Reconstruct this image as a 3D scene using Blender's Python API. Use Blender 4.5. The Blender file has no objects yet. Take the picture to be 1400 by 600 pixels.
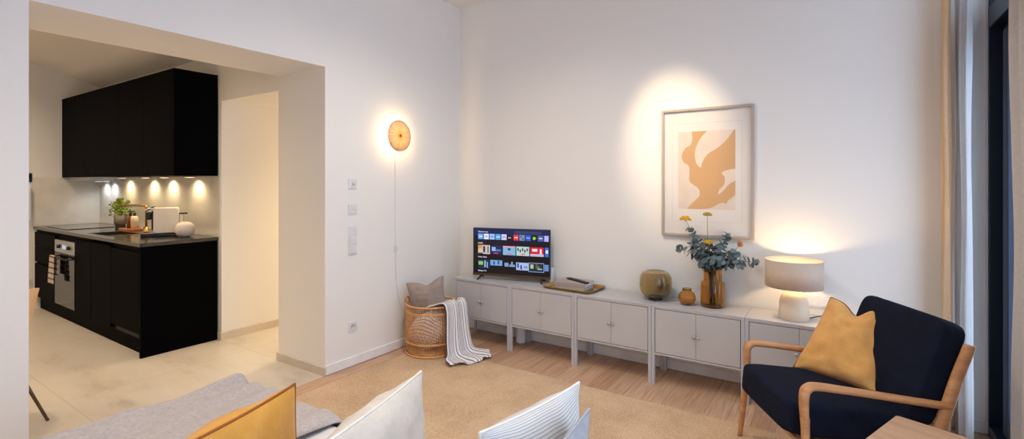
import bpy, math, random
from mathutils import Vector, Matrix, noise
random.seed(7)
PI = math.pi
S = bpy.context.scene
C = S.collection

# ------------------------------------------------------------------ materials
def lin(c):
    return tuple(((x / 255) / 12.92 if x / 255 <= 0.04045 else ((x / 255 + 0.055) / 1.055) ** 2.4) for x in c) + (1,)

class NT:
    def __init__(s, name):
        s.m = bpy.data.materials.new(name); s.m.use_nodes = True
        s.t = s.m.node_tree; s.n = s.t.nodes; s.l = s.t.links
        s.b = s.n['Principled BSDF']; s.out = s.n['Material Output']
    def new(s, t, **k):
        n = s.n.new(t)
        for a, v in k.items():
            setattr(n, a, v)
        return n
    def link(s, a, b): s.l.new(a, b)
    def coord(s, scale=(1, 1, 1), rot=(0, 0, 0), loc=(0, 0, 0), kind='Object'):
        c = s.new('ShaderNodeTexCoord'); m = s.new('ShaderNodeMapping')
        m.inputs['Scale'].default_value = scale; m.inputs['Rotation'].default_value = rot; m.inputs['Location'].default_value = loc
        s.link(c.outputs[kind], m.inputs[0]); return m.outputs[0]
    def noise(s, vec, scale, detail=3, rough=.5):
        n = s.new('ShaderNodeTexNoise'); n.inputs['Scale'].default_value = scale
        n.inputs['Detail'].default_value = detail; n.inputs['Roughness'].default_value = rough
        s.link(vec, n.inputs['Vector']); return n.outputs['Fac']
    def ramp(s, fac, stops):
        r = s.new('ShaderNodeValToRGB'); e = r.color_ramp.elements
        e[0].position, e[0].color = stops[0]; e[1].position, e[1].color = stops[-1]
        for p, c in stops[1:-1]:
            x = e.new(p); x.color = c
        s.link(fac, r.inputs[0]); return r.outputs[0]
    def math(s, op, a, b=0.0, c=None):
        n = s.new('ShaderNodeMath', operation=op)
        for i, x in enumerate([a, b] + ([c] if c is not None else [])):
            if hasattr(x, 'links') or hasattr(x, 'is_linked'): s.link(x, n.inputs[i])
            else: n.inputs[i].default_value = x
        return n.outputs[0]
    def mix(s, fac, a, b, mode='MIX'):
        n = s.new('ShaderNodeMix', data_type='RGBA', blend_type=mode)
        for i, x in ((0, fac), (6, a), (7, b)):
            if hasattr(x, 'is_linked'): s.link(x, n.inputs[i])
            else: n.inputs[i].default_value = x
        return n.outputs[2]
    def bump(s, h, strength=.2, dist=.01):
        b = s.new('ShaderNodeBump'); b.inputs['Strength'].default_value = strength; b.inputs['Distance'].default_value = dist
        s.link(h, b.inputs['Height']); s.link(b.outputs[0], s.b.inputs['Normal'])
    def base(s, c): 
        if hasattr(c, 'is_linked'): s.link(c, s.b.inputs['Base Color'])
        else: s.b.inputs['Base Color'].default_value = c

def plain(name, rgb, rough=.5, metal=0, nscale=0, namt=.06, bump=0, coat=0, spec=None):
    t = NT(name); c = lin(rgb)
    t.b.inputs['Roughness'].default_value = rough; t.b.inputs['Metallic'].default_value = metal
    t.b.inputs['Coat Weight'].default_value = coat
    if spec is not None: t.b.inputs['Specular IOR Level'].default_value = spec
    v = t.coord()
    f = t.noise(v, nscale or 8)
    d = tuple(x * (1 - namt) for x in c[:3]) + (1,); h = tuple(min(1, x * (1 + namt)) for x in c[:3]) + (1,)
    t.base(t.ramp(f, [(.3, d), (.7, h)]))
    if bump: t.bump(t.noise(v, (nscale or 8) * 12, 4), bump, .002)
    return t.m

def fabric(name, rgb, rgb2=None, weave=900, rough=.95, bump=.35, sheen=.2, translucent=0, mottle=30):
    t = NT(name); v = t.coord()
    c = lin(rgb); c2 = lin(rgb2) if rgb2 else tuple(x * .82 for x in c[:3]) + (1,)
    k = weave / 600
    h = t.math('ADD', t.math('MULTIPLY', t.noise(t.coord(scale=(400 * k, 400 * k, 40 * k)), 1, 2), .5), t.math('MULTIPLY', t.noise(t.coord(scale=(50 * k, 50 * k, 500 * k)), 1, 2), .5))
    f = t.math('ADD', t.math('MULTIPLY', h, .4), t.math('MULTIPLY', t.noise(v, mottle, 5, .7), .8))
    t.base(t.ramp(f, [(.25, c2), (.75, c)]))
    t.b.inputs['Roughness'].default_value = rough; t.b.inputs['Sheen Weight'].default_value = sheen
    t.b.inputs['Specular IOR Level'].default_value = .15
    t.bump(f, bump, .0015)
    if translucent:
        tr = t.new('ShaderNodeBsdfTranslucent'); tr.inputs[0].default_value = c
        mx = t.new('ShaderNodeMixShader'); mx.inputs[0].default_value = translucent
        t.link(t.b.outputs[0], mx.inputs[1]); t.link(tr.outputs[0], mx.inputs[2]); t.link(mx.outputs[0], t.out.inputs[0])
    return t.m

def striped(name, c1, c2, freq, duty, axis='U', fine=0):
    t = NT(name); u = t.new('ShaderNodeUVMap'); sp = t.new('ShaderNodeSeparateXYZ'); t.link(u.outputs[0], sp.inputs[0])
    x = sp.outputs[0 if axis == 'U' else 1]
    f = t.math('FRACT', t.math('MULTIPLY', x, freq)); k = t.math('LESS_THAN', f, duty)
    v = t.coord(); n = t.noise(v, 60, 4)
    a = t.mix(n, lin(c1), tuple(y * .85 for y in lin(c1)[:3]) + (1,))
    t.base(t.mix(k, a, lin(c2))); t.b.inputs['Roughness'].default_value = .95
    t.b.inputs['Specular IOR Level'].default_value = .1
    t.bump(t.noise(v, 350, 2), .3, .001)
    return t.m

def wood(name, c1, c2, scale=1, axis='X', rough=.45, ring=9):
    t = NT(name)
    sc = {'X': (2, 22, 22), 'Y': (22, 2, 22), 'Z': (22, 22, 2)}[axis]
    v = t.coord(scale=tuple(a * scale for a in sc))
    n = t.noise(v, 1.2, 6, .6); n2 = t.noise(v, 4.5, 3, .7)
    f = t.math('ADD', t.math('MULTIPLY', n, .7), t.math('MULTIPLY', n2, .35))
    t.base(t.ramp(f, [(.32, lin(c1)), (.75, lin(c2))])); t.b.inputs['Roughness'].default_value = rough
    t.bump(n2, .12, .002)
    return t.m

def emis(name, rgb, strength, k=None):
    t = NT(name); t.base((0, 0, 0, 1)); t.b.inputs['Roughness'].default_value = .3
    t.b.inputs['Emission Color'].default_value = lin(rgb) if k is None else k
    t.b.inputs['Emission Strength'].default_value = strength
    return t.m

def tinted_glass(name, tint, rough=.02, gloss=.6):
    t = NT(name)
    tr = t.new('ShaderNodeBsdfTransparent'); l2 = t.new('ShaderNodeLayerWeight'); l2.inputs[0].default_value = .5
    t.link(t.mix(t.math('POWER', l2.outputs['Facing'], 3.0), tint, tuple(x ** 2.6 for x in tint[:3]) + (1,)), tr.inputs[0])
    gl = t.new('ShaderNodeBsdfGlossy'); gl.inputs[0].default_value = (1, 1, 1, 1); gl.inputs['Roughness'].default_value = rough
    lw = t.new('ShaderNodeLayerWeight'); lw.inputs[0].default_value = .5
    fr = t.math('ADD', t.math('MULTIPLY', t.math('POWER', lw.outputs['Facing'], 3.5), gloss), .04)
    mx = t.new('ShaderNodeMixShader'); t.link(fr, mx.inputs[0])
    t.link(tr.outputs[0], mx.inputs[1]); t.link(gl.outputs[0], mx.inputs[2]); t.link(mx.outputs[0], t.out.inputs[0])
    return t.m

M = {}
def wallmat(name, rgb):
    t = NT(name); v = t.coord(); n = t.noise(v, 1.3, 3)
    t.base(t.mix(n, lin(rgb), tuple(x * .97 for x in lin(rgb)[:3]) + (1,)))
    t.b.inputs['Roughness'].default_value = .9; t.b.inputs['Specular IOR Level'].default_value = .2
    t.bump(t.noise(v, 260, 3), .06, .001); return t.m
M['wall'] = wallmat('wall_paint', (237, 235, 231))
M['ceil'] = wallmat('ceiling_paint', (236, 232, 228))
M['base'] = plain('baseboard_paint', (236, 236, 236), .45)
M['stonebase'] = plain('stone_skirting', (206, 196, 180), .5, nscale=5, namt=.08)
def floor_wood():
    t = NT('oak_planks')
    v = t.coord(rot=(0, 0, PI / 2))
    br = t.new('ShaderNodeTexBrick', offset=.37, offset_frequency=2)
    br.inputs['Color1'].default_value = lin((214, 178, 148)); br.inputs['Color2'].default_value = lin((190, 150, 118))
    br.inputs['Mortar'].default_value = lin((120, 84, 58)); br.inputs['Scale'].default_value = 1
    br.inputs['Mortar Size'].default_value = .0012; br.inputs['Brick Width'].default_value = 1.5; br.inputs['Row Height'].default_value = .13
    br.inputs['Bias'].default_value = -.1
    t.link(v, br.inputs[0])
    g = t.noise(t.coord(scale=(26, 1.5, 1)), 2.2, 6, .65)
    g2 = t.ramp(g, [(.3, lin((205, 196, 190))), (.7, (1, 1, 1, 1))])
    t.base(t.mix(1.0, br.outputs['Color'], g2, 'MULTIPLY')); t.b.inputs['Roughness'].default_value = .5
    t.bump(g, .1, .002); return t.m
M['oakfloor'] = floor_wood()
def tile_mat():
    t = NT('stone_tiles'); v = t.coord(); sp = t.new('ShaderNodeSeparateXYZ'); t.link(v, sp.inputs[0])
    def joint(o, off, step, w):
        a = t.math('FRACT', t.math('DIVIDE', t.math('ADD', o, off), step))
        return t.math('LESS_THAN', a, w / step)
    j = t.math('MAXIMUM', joint(sp.outputs[0], 1.052 + 12, 1.2, .004), joint(sp.outputs[1], 1.552 + 12, 1.2, .004))
    wv = t.coord(scale=(1, 2.2, 1), rot=(0, 0, .5))
    n = t.noise(wv, 1.4, 7, .62); n2 = t.noise(wv, 6, 6, .7)
    f = t.math('ADD', t.math('MULTIPLY', n, .8), t.math('MULTIPLY', n2, .3))
    c = t.ramp(f, [(.36, lin((184, 173, 158))), (.5, lin((205, 196, 182))), (.72, lin((213, 206, 194)))])
    t.base(t.mix(j, c, lin((180, 168, 150)))); t.b.inputs['Roughness'].default_value = .38
    t.bump(n2, .03, .002); return t.m
M['tile'] = tile_mat()
def rug_mat():
    t = NT('sisal_weave'); v = t.coord()
    w1 = t.new('ShaderNodeTexWave', bands_direction='X'); w1.inputs['Scale'].default_value = 38; w1.inputs['Distortion'].default_value = 2.5; w1.inputs['Detail Scale'].default_value = 3
    w2 = t.new('ShaderNodeTexWave', bands_direction='Y'); w2.inputs['Scale'].default_value = 38; w2.inputs['Distortion'].default_value = 2.5; w2.inputs['Detail Scale'].default_value = 3
    t.link(v, w1.inputs[0]); t.link(v, w2.inputs[0])
    h = t.math('MULTIPLY', w1.outputs['Fac'], w2.outputs['Fac']); n = t.noise(v, 90, 4, .8); n3 = t.noise(v, 2.2, 6, .7)
    f = t.math('ADD', t.math('ADD', t.math('MULTIPLY', h, .35), t.math('MULTIPLY', n, .5)), t.math('MULTIPLY', n3, .3))
    t.base(t.ramp(f, [(.3, lin((150, 118, 88))), (.52, lin((208, 178, 146))), (.78, lin((234, 210, 180)))]))
    t.b.inputs['Roughness'].default_value = .95; t.b.inputs['Specular IOR Level'].default_value = .1
    t.bump(f, .5, .004); return t.m
M['rug'] = rug_mat()
M['black'] = plain('matt_black_lacquer', (9, 8, 9), .42, nscale=3, namt=.04, spec=.07)
M['black'].node_tree.nodes['Principled BSDF'].inputs['IOR'].default_value = 1.13
M['blackgap'] = plain('dark_recess', (10, 9, 9), .7)
M['worktop'] = plain('dark_stone_worktop', (46, 43, 40), .16, nscale=60, namt=.06, spec=.8)
M['splash'] = plain('satin_glass_splashback', (222, 216, 204), .28)
M['greycab'] = plain('powder_coated_grey', (188, 186, 187), .42, nscale=4, namt=.02)
M['greyleg'] = plain('grey_steel_leg', (186, 186, 190), .4, nscale=4, namt=.02)
M['brass'] = plain('brushed_brass', (196, 152, 92), .28, 1, nscale=30)
M['steel'] = plain('brushed_steel', (190, 190, 192), .3, 1, nscale=30)
M['chrome'] = plain('chrome', (225, 225, 228), .1, 1)
M['ovenglass'] = plain('oven_glass', (16, 17, 20), .06, nscale=3, spec=.8)
M['cream'] = plain('cream_plastic', (232, 222, 204), .35)
M['potwhite'] = plain('unglazed_cream_ceramic', (226, 212, 196), .75, nscale=9, bump=.15)
M['potgrey'] = plain('grey_glazed_pot', (136, 128, 116), .4)
M['blackplastic'] = plain('black_plastic', (18, 18, 19), .35)
M['whiteplastic'] = plain('white_plastic', (222, 222, 224), .35)
M['socketshade'] = plain('socket_grey', (205, 205, 207), .4)
M['navy'] = fabric('black_navy_wool', (22, 28, 46), (10, 13, 24), 700, sheen=.0, mottle=14, bump=.3)
M['mustard'] = fabric('mustard_linen', (226, 172, 104), (200, 144, 76), 600, mottle=10)
M['mustard2'] = fabric('deep_mustard_linen', (214, 158, 74), (186, 128, 48), 600, mottle=10)
M['mustardpipe'] = plain('rust_piping', (146, 84, 30), .9)
M['taupe'] = fabric('taupe_linen', (158, 144, 136), (132, 118, 110), 600)
M['linenwhite'] = fabric('off_white_linen', (212, 203, 192), (186, 178, 170), 500, mottle=18)
M['linenpipe'] = fabric('white_piping', (232, 226, 218), None, 500)
M['greylinen'] = fabric('grey_linen', (168, 168, 172), (134, 136, 142), 500)
M['throwgrey'] = fabric('grey_gauze', (190, 182, 180), (150, 142, 140), 340, bump=.6, mottle=70)
M['duvet'] = striped('fine_striped_cotton', (234, 230, 230), (206, 204, 210), 130, .4)
M['stripecushion'] = striped('ticking_stripe', (222, 215, 206), (160, 170, 184), 42, .34, 'V')
M['stripethrow'] = striped('black_and_white_stripe', (236, 232, 232), (72, 70, 80), 15, .21, 'U')
M['beigecurtain'] = fabric('beige_linen_drape', (244, 222, 190), (232, 206, 170), 420, translucent=.4)
M['whitecurtain'] = fabric('white_gauze_drape', (226, 228, 230), (204, 206, 210), 420, translucent=.6, bump=.5)
M['greycurtain'] = fabric('greige_linen_drape', (206, 198, 190), (180, 172, 166), 300, translucent=.3, bump=.5, mottle=60)
M['chairwood'] = wood('golden_oak', (168, 108, 62), (214, 164, 114), 1, 'X')
M['tablewood'] = wood('pale_oak_top', (170, 130, 98), (208, 172, 140), .8, 'X', .4)
M['rattan'] = plain('honey_rattan', (218, 162, 104), .5, nscale=20, namt=.15)
M['leather'] = plain('tan_leather', (176, 110, 66), .6)
M['shade'] = fabric('linen_shade', (206, 196, 186), (188, 178, 168), 700, translucent=.28, sheen=0)
M['lampbase'] = plain('sand_ceramic', (224, 208, 186), .6, nscale=6)
def blown(name, tint):
    t = NT(name); t.base(tint); t.b.inputs['Transmission Weight'].default_value = 1; t.b.inputs['Roughness'].default_value = .02; t.b.inputs['IOR'].default_value = 1.42; return t.m
M['amber'] = blown('amber_glass', (.94, .60, .25, 1))
M['brownglass'] = blown('smoky_brown_glass', (.75, .62, .41, 1))
M['clear'] = tinted_glass('window_glass', (.97, .98, .98, 1), gloss=.3)
M['frameblue'] = plain('anthracite_blue_metal', (26, 40, 62), .35, nscale=3)
M['pictureframe'] = plain('champagne_metal', (178, 164, 152), .4, nscale=6)
M['mat'] = plain('mount_board', (228, 224, 220), .7, namt=.01, coat=.0)
M['matline'] = plain('embossed_line', (204, 198, 192), .7)
M['artbg'] = plain('art_paper', (222, 208, 194), .7)
M['arttan'] = plain('art_tan_ink', (204, 162, 114), .7, nscale=2)
M['arttan2'] = plain('art_brown_ink', (190, 142, 98), .7, nscale=2)
M['goldtray'] = plain('gold_tray', (196, 160, 96), .25, 1, nscale=30)
M['bookcover'] = plain('taupe_book_cloth', (176, 160, 156), .6)
M['bookcover2'] = plain('cream_book_cover', (206, 186, 160), .6)
M['pages'] = plain('book_pages', (232, 230, 226), .8, nscale=60)
M['leaf'] = plain('eucalyptus_leaf', (96, 112, 114), .6, nscale=25, namt=.35)
M['stem'] = plain('brown_stem', (70, 48, 30), .7)
M['yarrow'] = plain('yarrow_yellow', (206, 158, 34), .9, nscale=60, namt=.3)
M['yarrowpale'] = plain('yarrow_olive', (170, 146, 70), .9, nscale=60, namt=.3)
M['thistle'] = plain('dried_orange_flower', (196, 122, 66), .9, nscale=60, namt=.3)
M['herb'] = plain('herb_green', (146, 168, 50), .6, nscale=30, namt=.3)
M['shellbeige'] = plain('beige_shell', (224, 186, 144), .55)
M['metalleg'] = plain('bronze_leg', (104, 86, 72), .35, .8)
M['boardwood'] = wood('chopping_board', (150, 84, 40), (196, 124, 66), 1, 'X')
M['soap'] = plain('cream_bottle', (226, 210, 184), .35)
M['soapbrown'] = plain('amber_bottle', (120, 66, 30), .2)
M['mattress'] = plain('mattress_cloth', (220, 216, 212), .9)
M['upholstery'] = fabric('sofa_grey', (170, 164, 158), None, 500)

# ------------------------------------------------------------------ mesh helpers
class MB:
    def __init__(s): s.v = []; s.f = []; s.mi = []; s.sm = []; s.uv = {}
    def add(s, vs, fs, mi=0, sm=False, uvs=None):
        o = len(s.v); s.v += [tuple(p) for p in vs]
        for k, f in enumerate(fs):
            s.f.append([o + i for i in f]); s.mi.append(mi); s.sm.append(sm)
            if uvs: s.uv[len(s.f) - 1] = [uvs[i] for i in f]
        return s
    def box(s, x0, x1, y0, y1, z0, z1, mi=0, mat=None):
        x0, x1 = sorted((x0, x1)); y0, y1 = sorted((y0, y1)); z0, z1 = sorted((z0, z1))
        vs = [(x, y, z) for x in (x0, x1) for y in (y0, y1) for z in (z0, z1)]
        if mat: vs = [mat @ Vector(p) for p in vs]
        return s.add(vs, [(0, 1, 3, 2), (4, 6, 7, 5), (0, 4, 5, 1), (2, 3, 7, 6), (0, 2, 6, 4), (1, 5, 7, 3)], mi)
    def lathe(s, prof, c=(0, 0, 0), n=40, mi=0, cap=True, M4=None):
        vs = []; fs = []
        for r, z in prof:
            for k in range(n):
                a = 2 * PI * k / n; vs.append((c[0] + r * math.cos(a), c[1] + r * math.sin(a), c[2] + z))
        m = len(prof)
        for i in range(m - 1):
            for k in range(n):
                k2 = (k + 1) % n; fs.append((i * n + k, i * n + k2, (i + 1) * n + k2, (i + 1) * n + k))
        if cap:
            if prof[0][0] > 1e-5: fs.append(tuple(reversed(range(n))))
            if prof[-1][0] > 1e-5: fs.append(tuple((m - 1) * n + k for k in range(n)))
        if M4: vs = [M4 @ Vector(p) for p in vs]
        return s.add(vs, fs, mi, True)
    def tube(s, pts, r, n=8, mi=0, cyc=False, sq=None, up=None):
        pts = [Vector(p) for p in pts]; L = len(pts)
        rs = r if isinstance(r, (list, tuple)) else [r] * L
        vs = []; prev = None
        for i, p in enumerate(pts):
            if cyc: t = pts[(i + 1) % L] - pts[i - 1]
            else: t = pts[min(i + 1, L - 1)] - pts[max(i - 1, 0)]
            t.normalize()
            if prev is None:
                u = Vector(up) if up else (Vector((0, 0, 1)) if abs(t.z) < .9 else Vector((1, 0, 0)))
            else: u = prev
            u = (u - t * u.dot(t)).normalized(); w = t.cross(u); prev = u
            for k in range(n):
                a = 2 * PI * (k + .5) / n; rr = rs[i]
                ca, sa = math.cos(a), math.sin(a)
                q = sq or (1, 1)
                vs.append(p + u * ca * rr * q[0] + w * sa * rr * q[1])
        fs = []
        for i in range(L if cyc else L - 1):
            j = (i + 1) % L
            for k in range(n):
                k2 = (k + 1) % n; fs.append((i * n + k, i * n + k2, j * n + k2, j * n + k))
        if not cyc: fs += [tuple(reversed(range(n))), tuple((L - 1) * n + k for k in range(n))]
        return s.add(vs, fs, mi, True)
    def prism(s, poly, z0, z1, mi=0, M4=None):
        n = len(poly); vs = [(x, y, z0) for x, y in poly] + [(x, y, z1) for x, y in poly]
        if M4: vs = [M4 @ Vector(p) for p in vs]
        fs = [tuple(reversed(range(n))), tuple(range(n, 2 * n))] + [(i, (i + 1) % n, n + (i + 1) % n, n + i) for i in range(n)]
        return s.add(vs, fs, mi)
    def grid(s, fn, nu, nv, mi=0, uvfn=None):
        vs = []; uvs = []
        for j in range(nv + 1):
            for i in range(nu + 1):
                vs.append(fn(i / nu, j / nv)); uvs.append(uvfn(i / nu, j / nv) if uvfn else (i / nu, j / nv))
        fs = [(j * (nu + 1) + i, j * (nu + 1) + i + 1, (j + 1) * (nu + 1) + i + 1, (j + 1) * (nu + 1) + i) for j in range(nv) for i in range(nu)]
        return s.add(vs, fs, mi, True, uvs)

def tag(o, label=None, cat=None, group=None, kind=None):
    if label: o['label'] = label
    if cat: o['category'] = cat
    if group: o['group'] = group
    if kind: o['kind'] = kind
    return o

def mk(name, mb, mats, parent=None, bevel=0, seg=2, solid=0, sub=0, offset=-1):
    me = bpy.data.meshes.new(name); me.from_pydata(mb.v, [], mb.f)
    if not isinstance(mats, (list, tuple)): mats = [mats]
    for m in mats: me.materials.append(m)
    for p, mi, sm in zip(me.polygons, mb.mi, mb.sm): p.material_index = mi; p.use_smooth = sm
    if mb.uv:
        ul = me.uv_layers.new(name='UVMap')
        for fi, us in mb.uv.items():
            for li, uv in zip(me.polygons[fi].loop_indices, us): ul.data[li].uv = uv
    me.validate(); me.update()
    o = bpy.data.objects.new(name, me); C.objects.link(o)
    if parent: o.parent = parent
    if solid:
        m = o.modifiers.new('solid', 'SOLIDIFY'); m.thickness = solid; m.offset = offset
    if sub:
        m = o.modifiers.new('sub', 'SUBSURF'); m.levels = sub; m.render_levels = sub
    if bevel:
        m = o.modifiers.new('bevel', 'BEVEL'); m.width = bevel; m.segments = seg; m.limit_method = 'ANGLE'; m.angle_limit = .7
    return o

def thing(name, label, cat, loc=(0, 0, 0), rz=0, group=None):
    o = bpy.data.objects.new(name, None); C.objects.link(o); o.location = loc; o.rotation_euler = (0, 0, rz)
    o.empty_display_size = .1
    return tag(o, label, cat, group)

def dup(root, loc=None, label=None):
    r = root.copy(); C.objects.link(r)
    if loc: r.location = loc
    if label: r['label'] = label
    for ch in list(root.children):
        c = ch.copy(); C.objects.link(c); c.parent = r
        for g in list(ch.children):
            d = g.copy(); C.objects.link(d); d.parent = c
    return r

def struct(name, mb, m, parent=None, **k):
    o = mk(name, mb, m, parent, **k)
    if not parent: o['kind'] = 'structure'
    return o

def B(*a): return MB().box(*a)

def rounded_rect(x0, x1, y0, y1, r, n=6):
    pts = []
    for cx, cy, a0 in ((x1 - r, y1 - r, 0), (x0 + r, y1 - r, PI / 2), (x0 + r, y0 + r, PI), (x1 - r, y0 + r, 1.5 * PI)):
        for k in range(n + 1):
            a = a0 + PI / 2 * k / n; pts.append((cx + r * math.cos(a), cy + r * math.sin(a)))
    return pts

def catmull(pts, n=8):
    pts = [Vector(p) for p in pts]; out = []
    for i in range(len(pts) - 1):
        p0 = pts[max(i - 1, 0)]; p1 = pts[i]; p2 = pts[i + 1]; p3 = pts[min(i + 2, len(pts) - 1)]
        for k in range(n):
            t = k / n
            out.append(.5 * ((2 * p1) + (-p0 + p2) * t + (2 * p0 - 5 * p1 + 4 * p2 - p3) * t * t + (-p0 + 3 * p1 - 3 * p2 + p3) * t ** 3))
    out.append(pts[-1]); return out

def sp(x, y): return math.copysign(abs(x) ** y, x)

def puff_box(mb, hx, hy, hz, M4, e=.16, n=36, puff=.0, seed=0):
    # upholstered block: superellipsoid with a slight crown
    vs = []; fs = []; nv = 24
    for j in range(nv + 1):
        ph = -PI / 2 + PI * j / nv
        for i in range(n):
            th = 2 * PI * i / n
            x = hx * sp(math.cos(ph), e) * sp(math.cos(th), e); y = hy * sp(math.cos(ph), e) * sp(math.sin(th), e); z = hz * sp(math.sin(ph), e)
            z += puff * (1 - (x / hx) ** 2) * (1 - (y / hy) ** 2) * (1 if z > 0 else 0)
            vs.append(M4 @ Vector((x, y, z)))
    for j in range(nv):
        for i in range(n):
            i2 = (i + 1) % n; fs.append((j * n + i, j * n + i2, (j + 1) * n + i2, (j + 1) * n + i))
    return mb.add(vs, fs, 0, True)

def pillow(name, bl, br, tr, tl, thick, mat, pmat, label, cat='cushion', dent=.0, pull=.1, seed=0, n=30, group=None, wr=.006, flange=0, dw=.35, pr=.004, dc=0, ex=.55):
    bl, br, tr, tl = map(Vector, (bl, br, tr, tl))
    org = (bl + br) / 2
    def P(u, v):
        uu = u * (1 - pull * (1 - v * v)); vv = v * (1 - pull * (1 - u * u))
        vv -= dent * math.exp(-((u - dc) / dw) ** 2) * ((v + 1) / 2) ** 2.5 * 2
        a = (uu + 1) / 2; b = (vv + 1) / 2
        return (bl * (1 - a) + br * a) * (1 - b) + (tl * (1 - a) + tr * a) * b
    nrm = ((br - bl).cross(tl - bl)).normalized()
    mb = MB()
    for sgn in (1, -1):
        def fn(a, b):
            # denser near the rim
            u = math.sin((a - .5) * PI); v = math.sin((b - .5) * PI)
            p = P(u, v)
            w = (max(0, 1 - u * u) * max(0, 1 - v * v)) ** ex
            h = thick * w
            q = Vector((u * 2.2 + seed, v * 2.2, sgn * 3))
            h += wr * 2.2 * noise.noise(q * 1.3) * min(1, w * 2)
            k = noise.noise(Vector((u * 1.2 + seed, v * 6, 5 + seed * 2 + sgn)))
            h += wr * k * min(1, w * 2)
            h -= dent * thick * 1.6 * math.exp(-((u - dc) / .16) ** 2) * max(0, v) * w
            return p + nrm * sgn * h - org
        if sgn == 1: mb.grid(fn, n, n)
        else: mb.grid(lambda a, b: fn(1 - a, b), n, n)
    o = mk(name, mb, mat); o.location = org
    tag(o, label, cat, group)
    ring = [P(math.sin((k / n - .5) * PI), -1) for k in range(n)] + [P(1, math.sin((k / n - .5) * PI)) for k in range(n)] + \
           [P(-math.sin((k / n - .5) * PI), 1) for k in range(n)] + [P(-1, -math.sin((k / n - .5) * PI)) for k in range(n)]
    mk('piping', MB().tube([p - org for p in ring], pr, 6, cyc=True, up=nrm), pmat, o)
    return o

# ------------------------------------------------------------------ room shell
H = 3.17
mb = MB(); mb.box(-.6, 0, -1.55, .2, 0, H); mb.box(-.6, 0, -3.15, -1.55, 2.286, H); mb.box(-.6, 0, -6.7, -3.15, 0, H)
struct('wall_left', mb, M['wall'])
struct('wall_back', B(0, 4.15, 0, .2, 0, H), M['wall'])
struct('wall_rear', B(0, 4.15, -6.9, -6.7, 0, H), M['wall'])
mb = MB(); mb.box(3.9, 4.15, -6.7, -4.6, 0, H)
struct('wall_right', mb, M['wall'])
struct('ceiling', B(-.6, 4.15, -6.9, .2, H, H + .15), M['ceil'])
struct('floor', B(0, 4.15, -6.9, .2, -.1, 0), M['oakfloor'])
struct('floor_kitchen', B(-4.65, 0, -5.4, 2.2, -.1, 0), M['tile'])
# kitchen shell
CH = lambda y: 2.6 + (-1.55 - y) * .30
struct('wall_kitchen_back', MB().box(-4.65, -1.5, -1.55, -1.35, 0, 2.7).box(-1.5, -.6, -1.55, -1.35, 2.17, 2.7), M['wall'])
struct('wall_kitchen_left', B(-4.65, -4.45, -5.4, -1.55, 0, 3.9), M['wall'])
struct('wall_kitchen_front', B(-4.45, -.6, -5.4, -5.2, 0, 3.9), M['wall'])
mb = MB(); y0, y1 = -1.35, -5.4
mb.add([(-4.65, y0, CH(y0)), (-.6, y0, CH(y0)), (-.6, y1, CH(y1)), (-4.65, y1, CH(y1)), (-4.65, y0, CH(y0) + .12), (-.6, y0, CH(y0) + .12), (-.6, y1, CH(y1) + .12), (-4.65, y1, CH(y1) + .12)],
       [(0, 1, 2, 3), (7, 6, 5, 4), (0, 4, 5, 1), (1, 5, 6, 2), (2, 6, 7, 3), (3, 7, 4, 0)])
struct('ceiling_kitchen', mb, M['ceil'])
struct('wall_kitchen_upper', B(-.6, -.58, -6.7, -1.35, H + .15, 3.95), M['wall'])
struct('wall_corridor_left', B(-1.7, -1.5, -1.35, 2.2, 0, 2.4), M['wall'])
struct('wall_corridor_end', B(-1.7, -.4, 2.0, 2.2, 0, 2.4), M['wall'])
struct('wall_corridor_right', B(-.6, -.4, .2, 2.0, 0, 2.4), M['wall'])
struct('ceiling_corridor', B(-1.5, -.6, -1.35, 2.0, 2.17, 2.3), M['ceil'])
# baseboards
struct('baseboard_left', B(0, .012, -1.55, -.0, 0.004, .075), M['base'], bevel=.003)
struct('baseboard_left_rear', B(0, .012, -6.7, -3.15, 0.004, .075), M['base'], bevel=.003)
struct('baseboard_back', B(.012, 3.88, -.012, 0, 0.004, .075), M['base'], bevel=.003)
struct('baseboard_pier', B(-.612, .0, -1.562, -1.55, 0, .062), M['stonebase'], bevel=.001)
struct('baseboard_corridor', MB().box(-1.5, -1.488, -1.55, 2, 0, .07).box(-1.556, -1.488, -1.562, -1.55, 0, .07), M['stonebase'], bevel=.001)
# splashback
struct('wall_splashback_back', B(-4.45, -1.52, -1.5555, -1.55, .936, 1.489), M['splash'])
struct('wall_splashback_left', B(-4.45, -4.4455, -2.17, -1.556, .936, 1.489), M['splash'])

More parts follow.
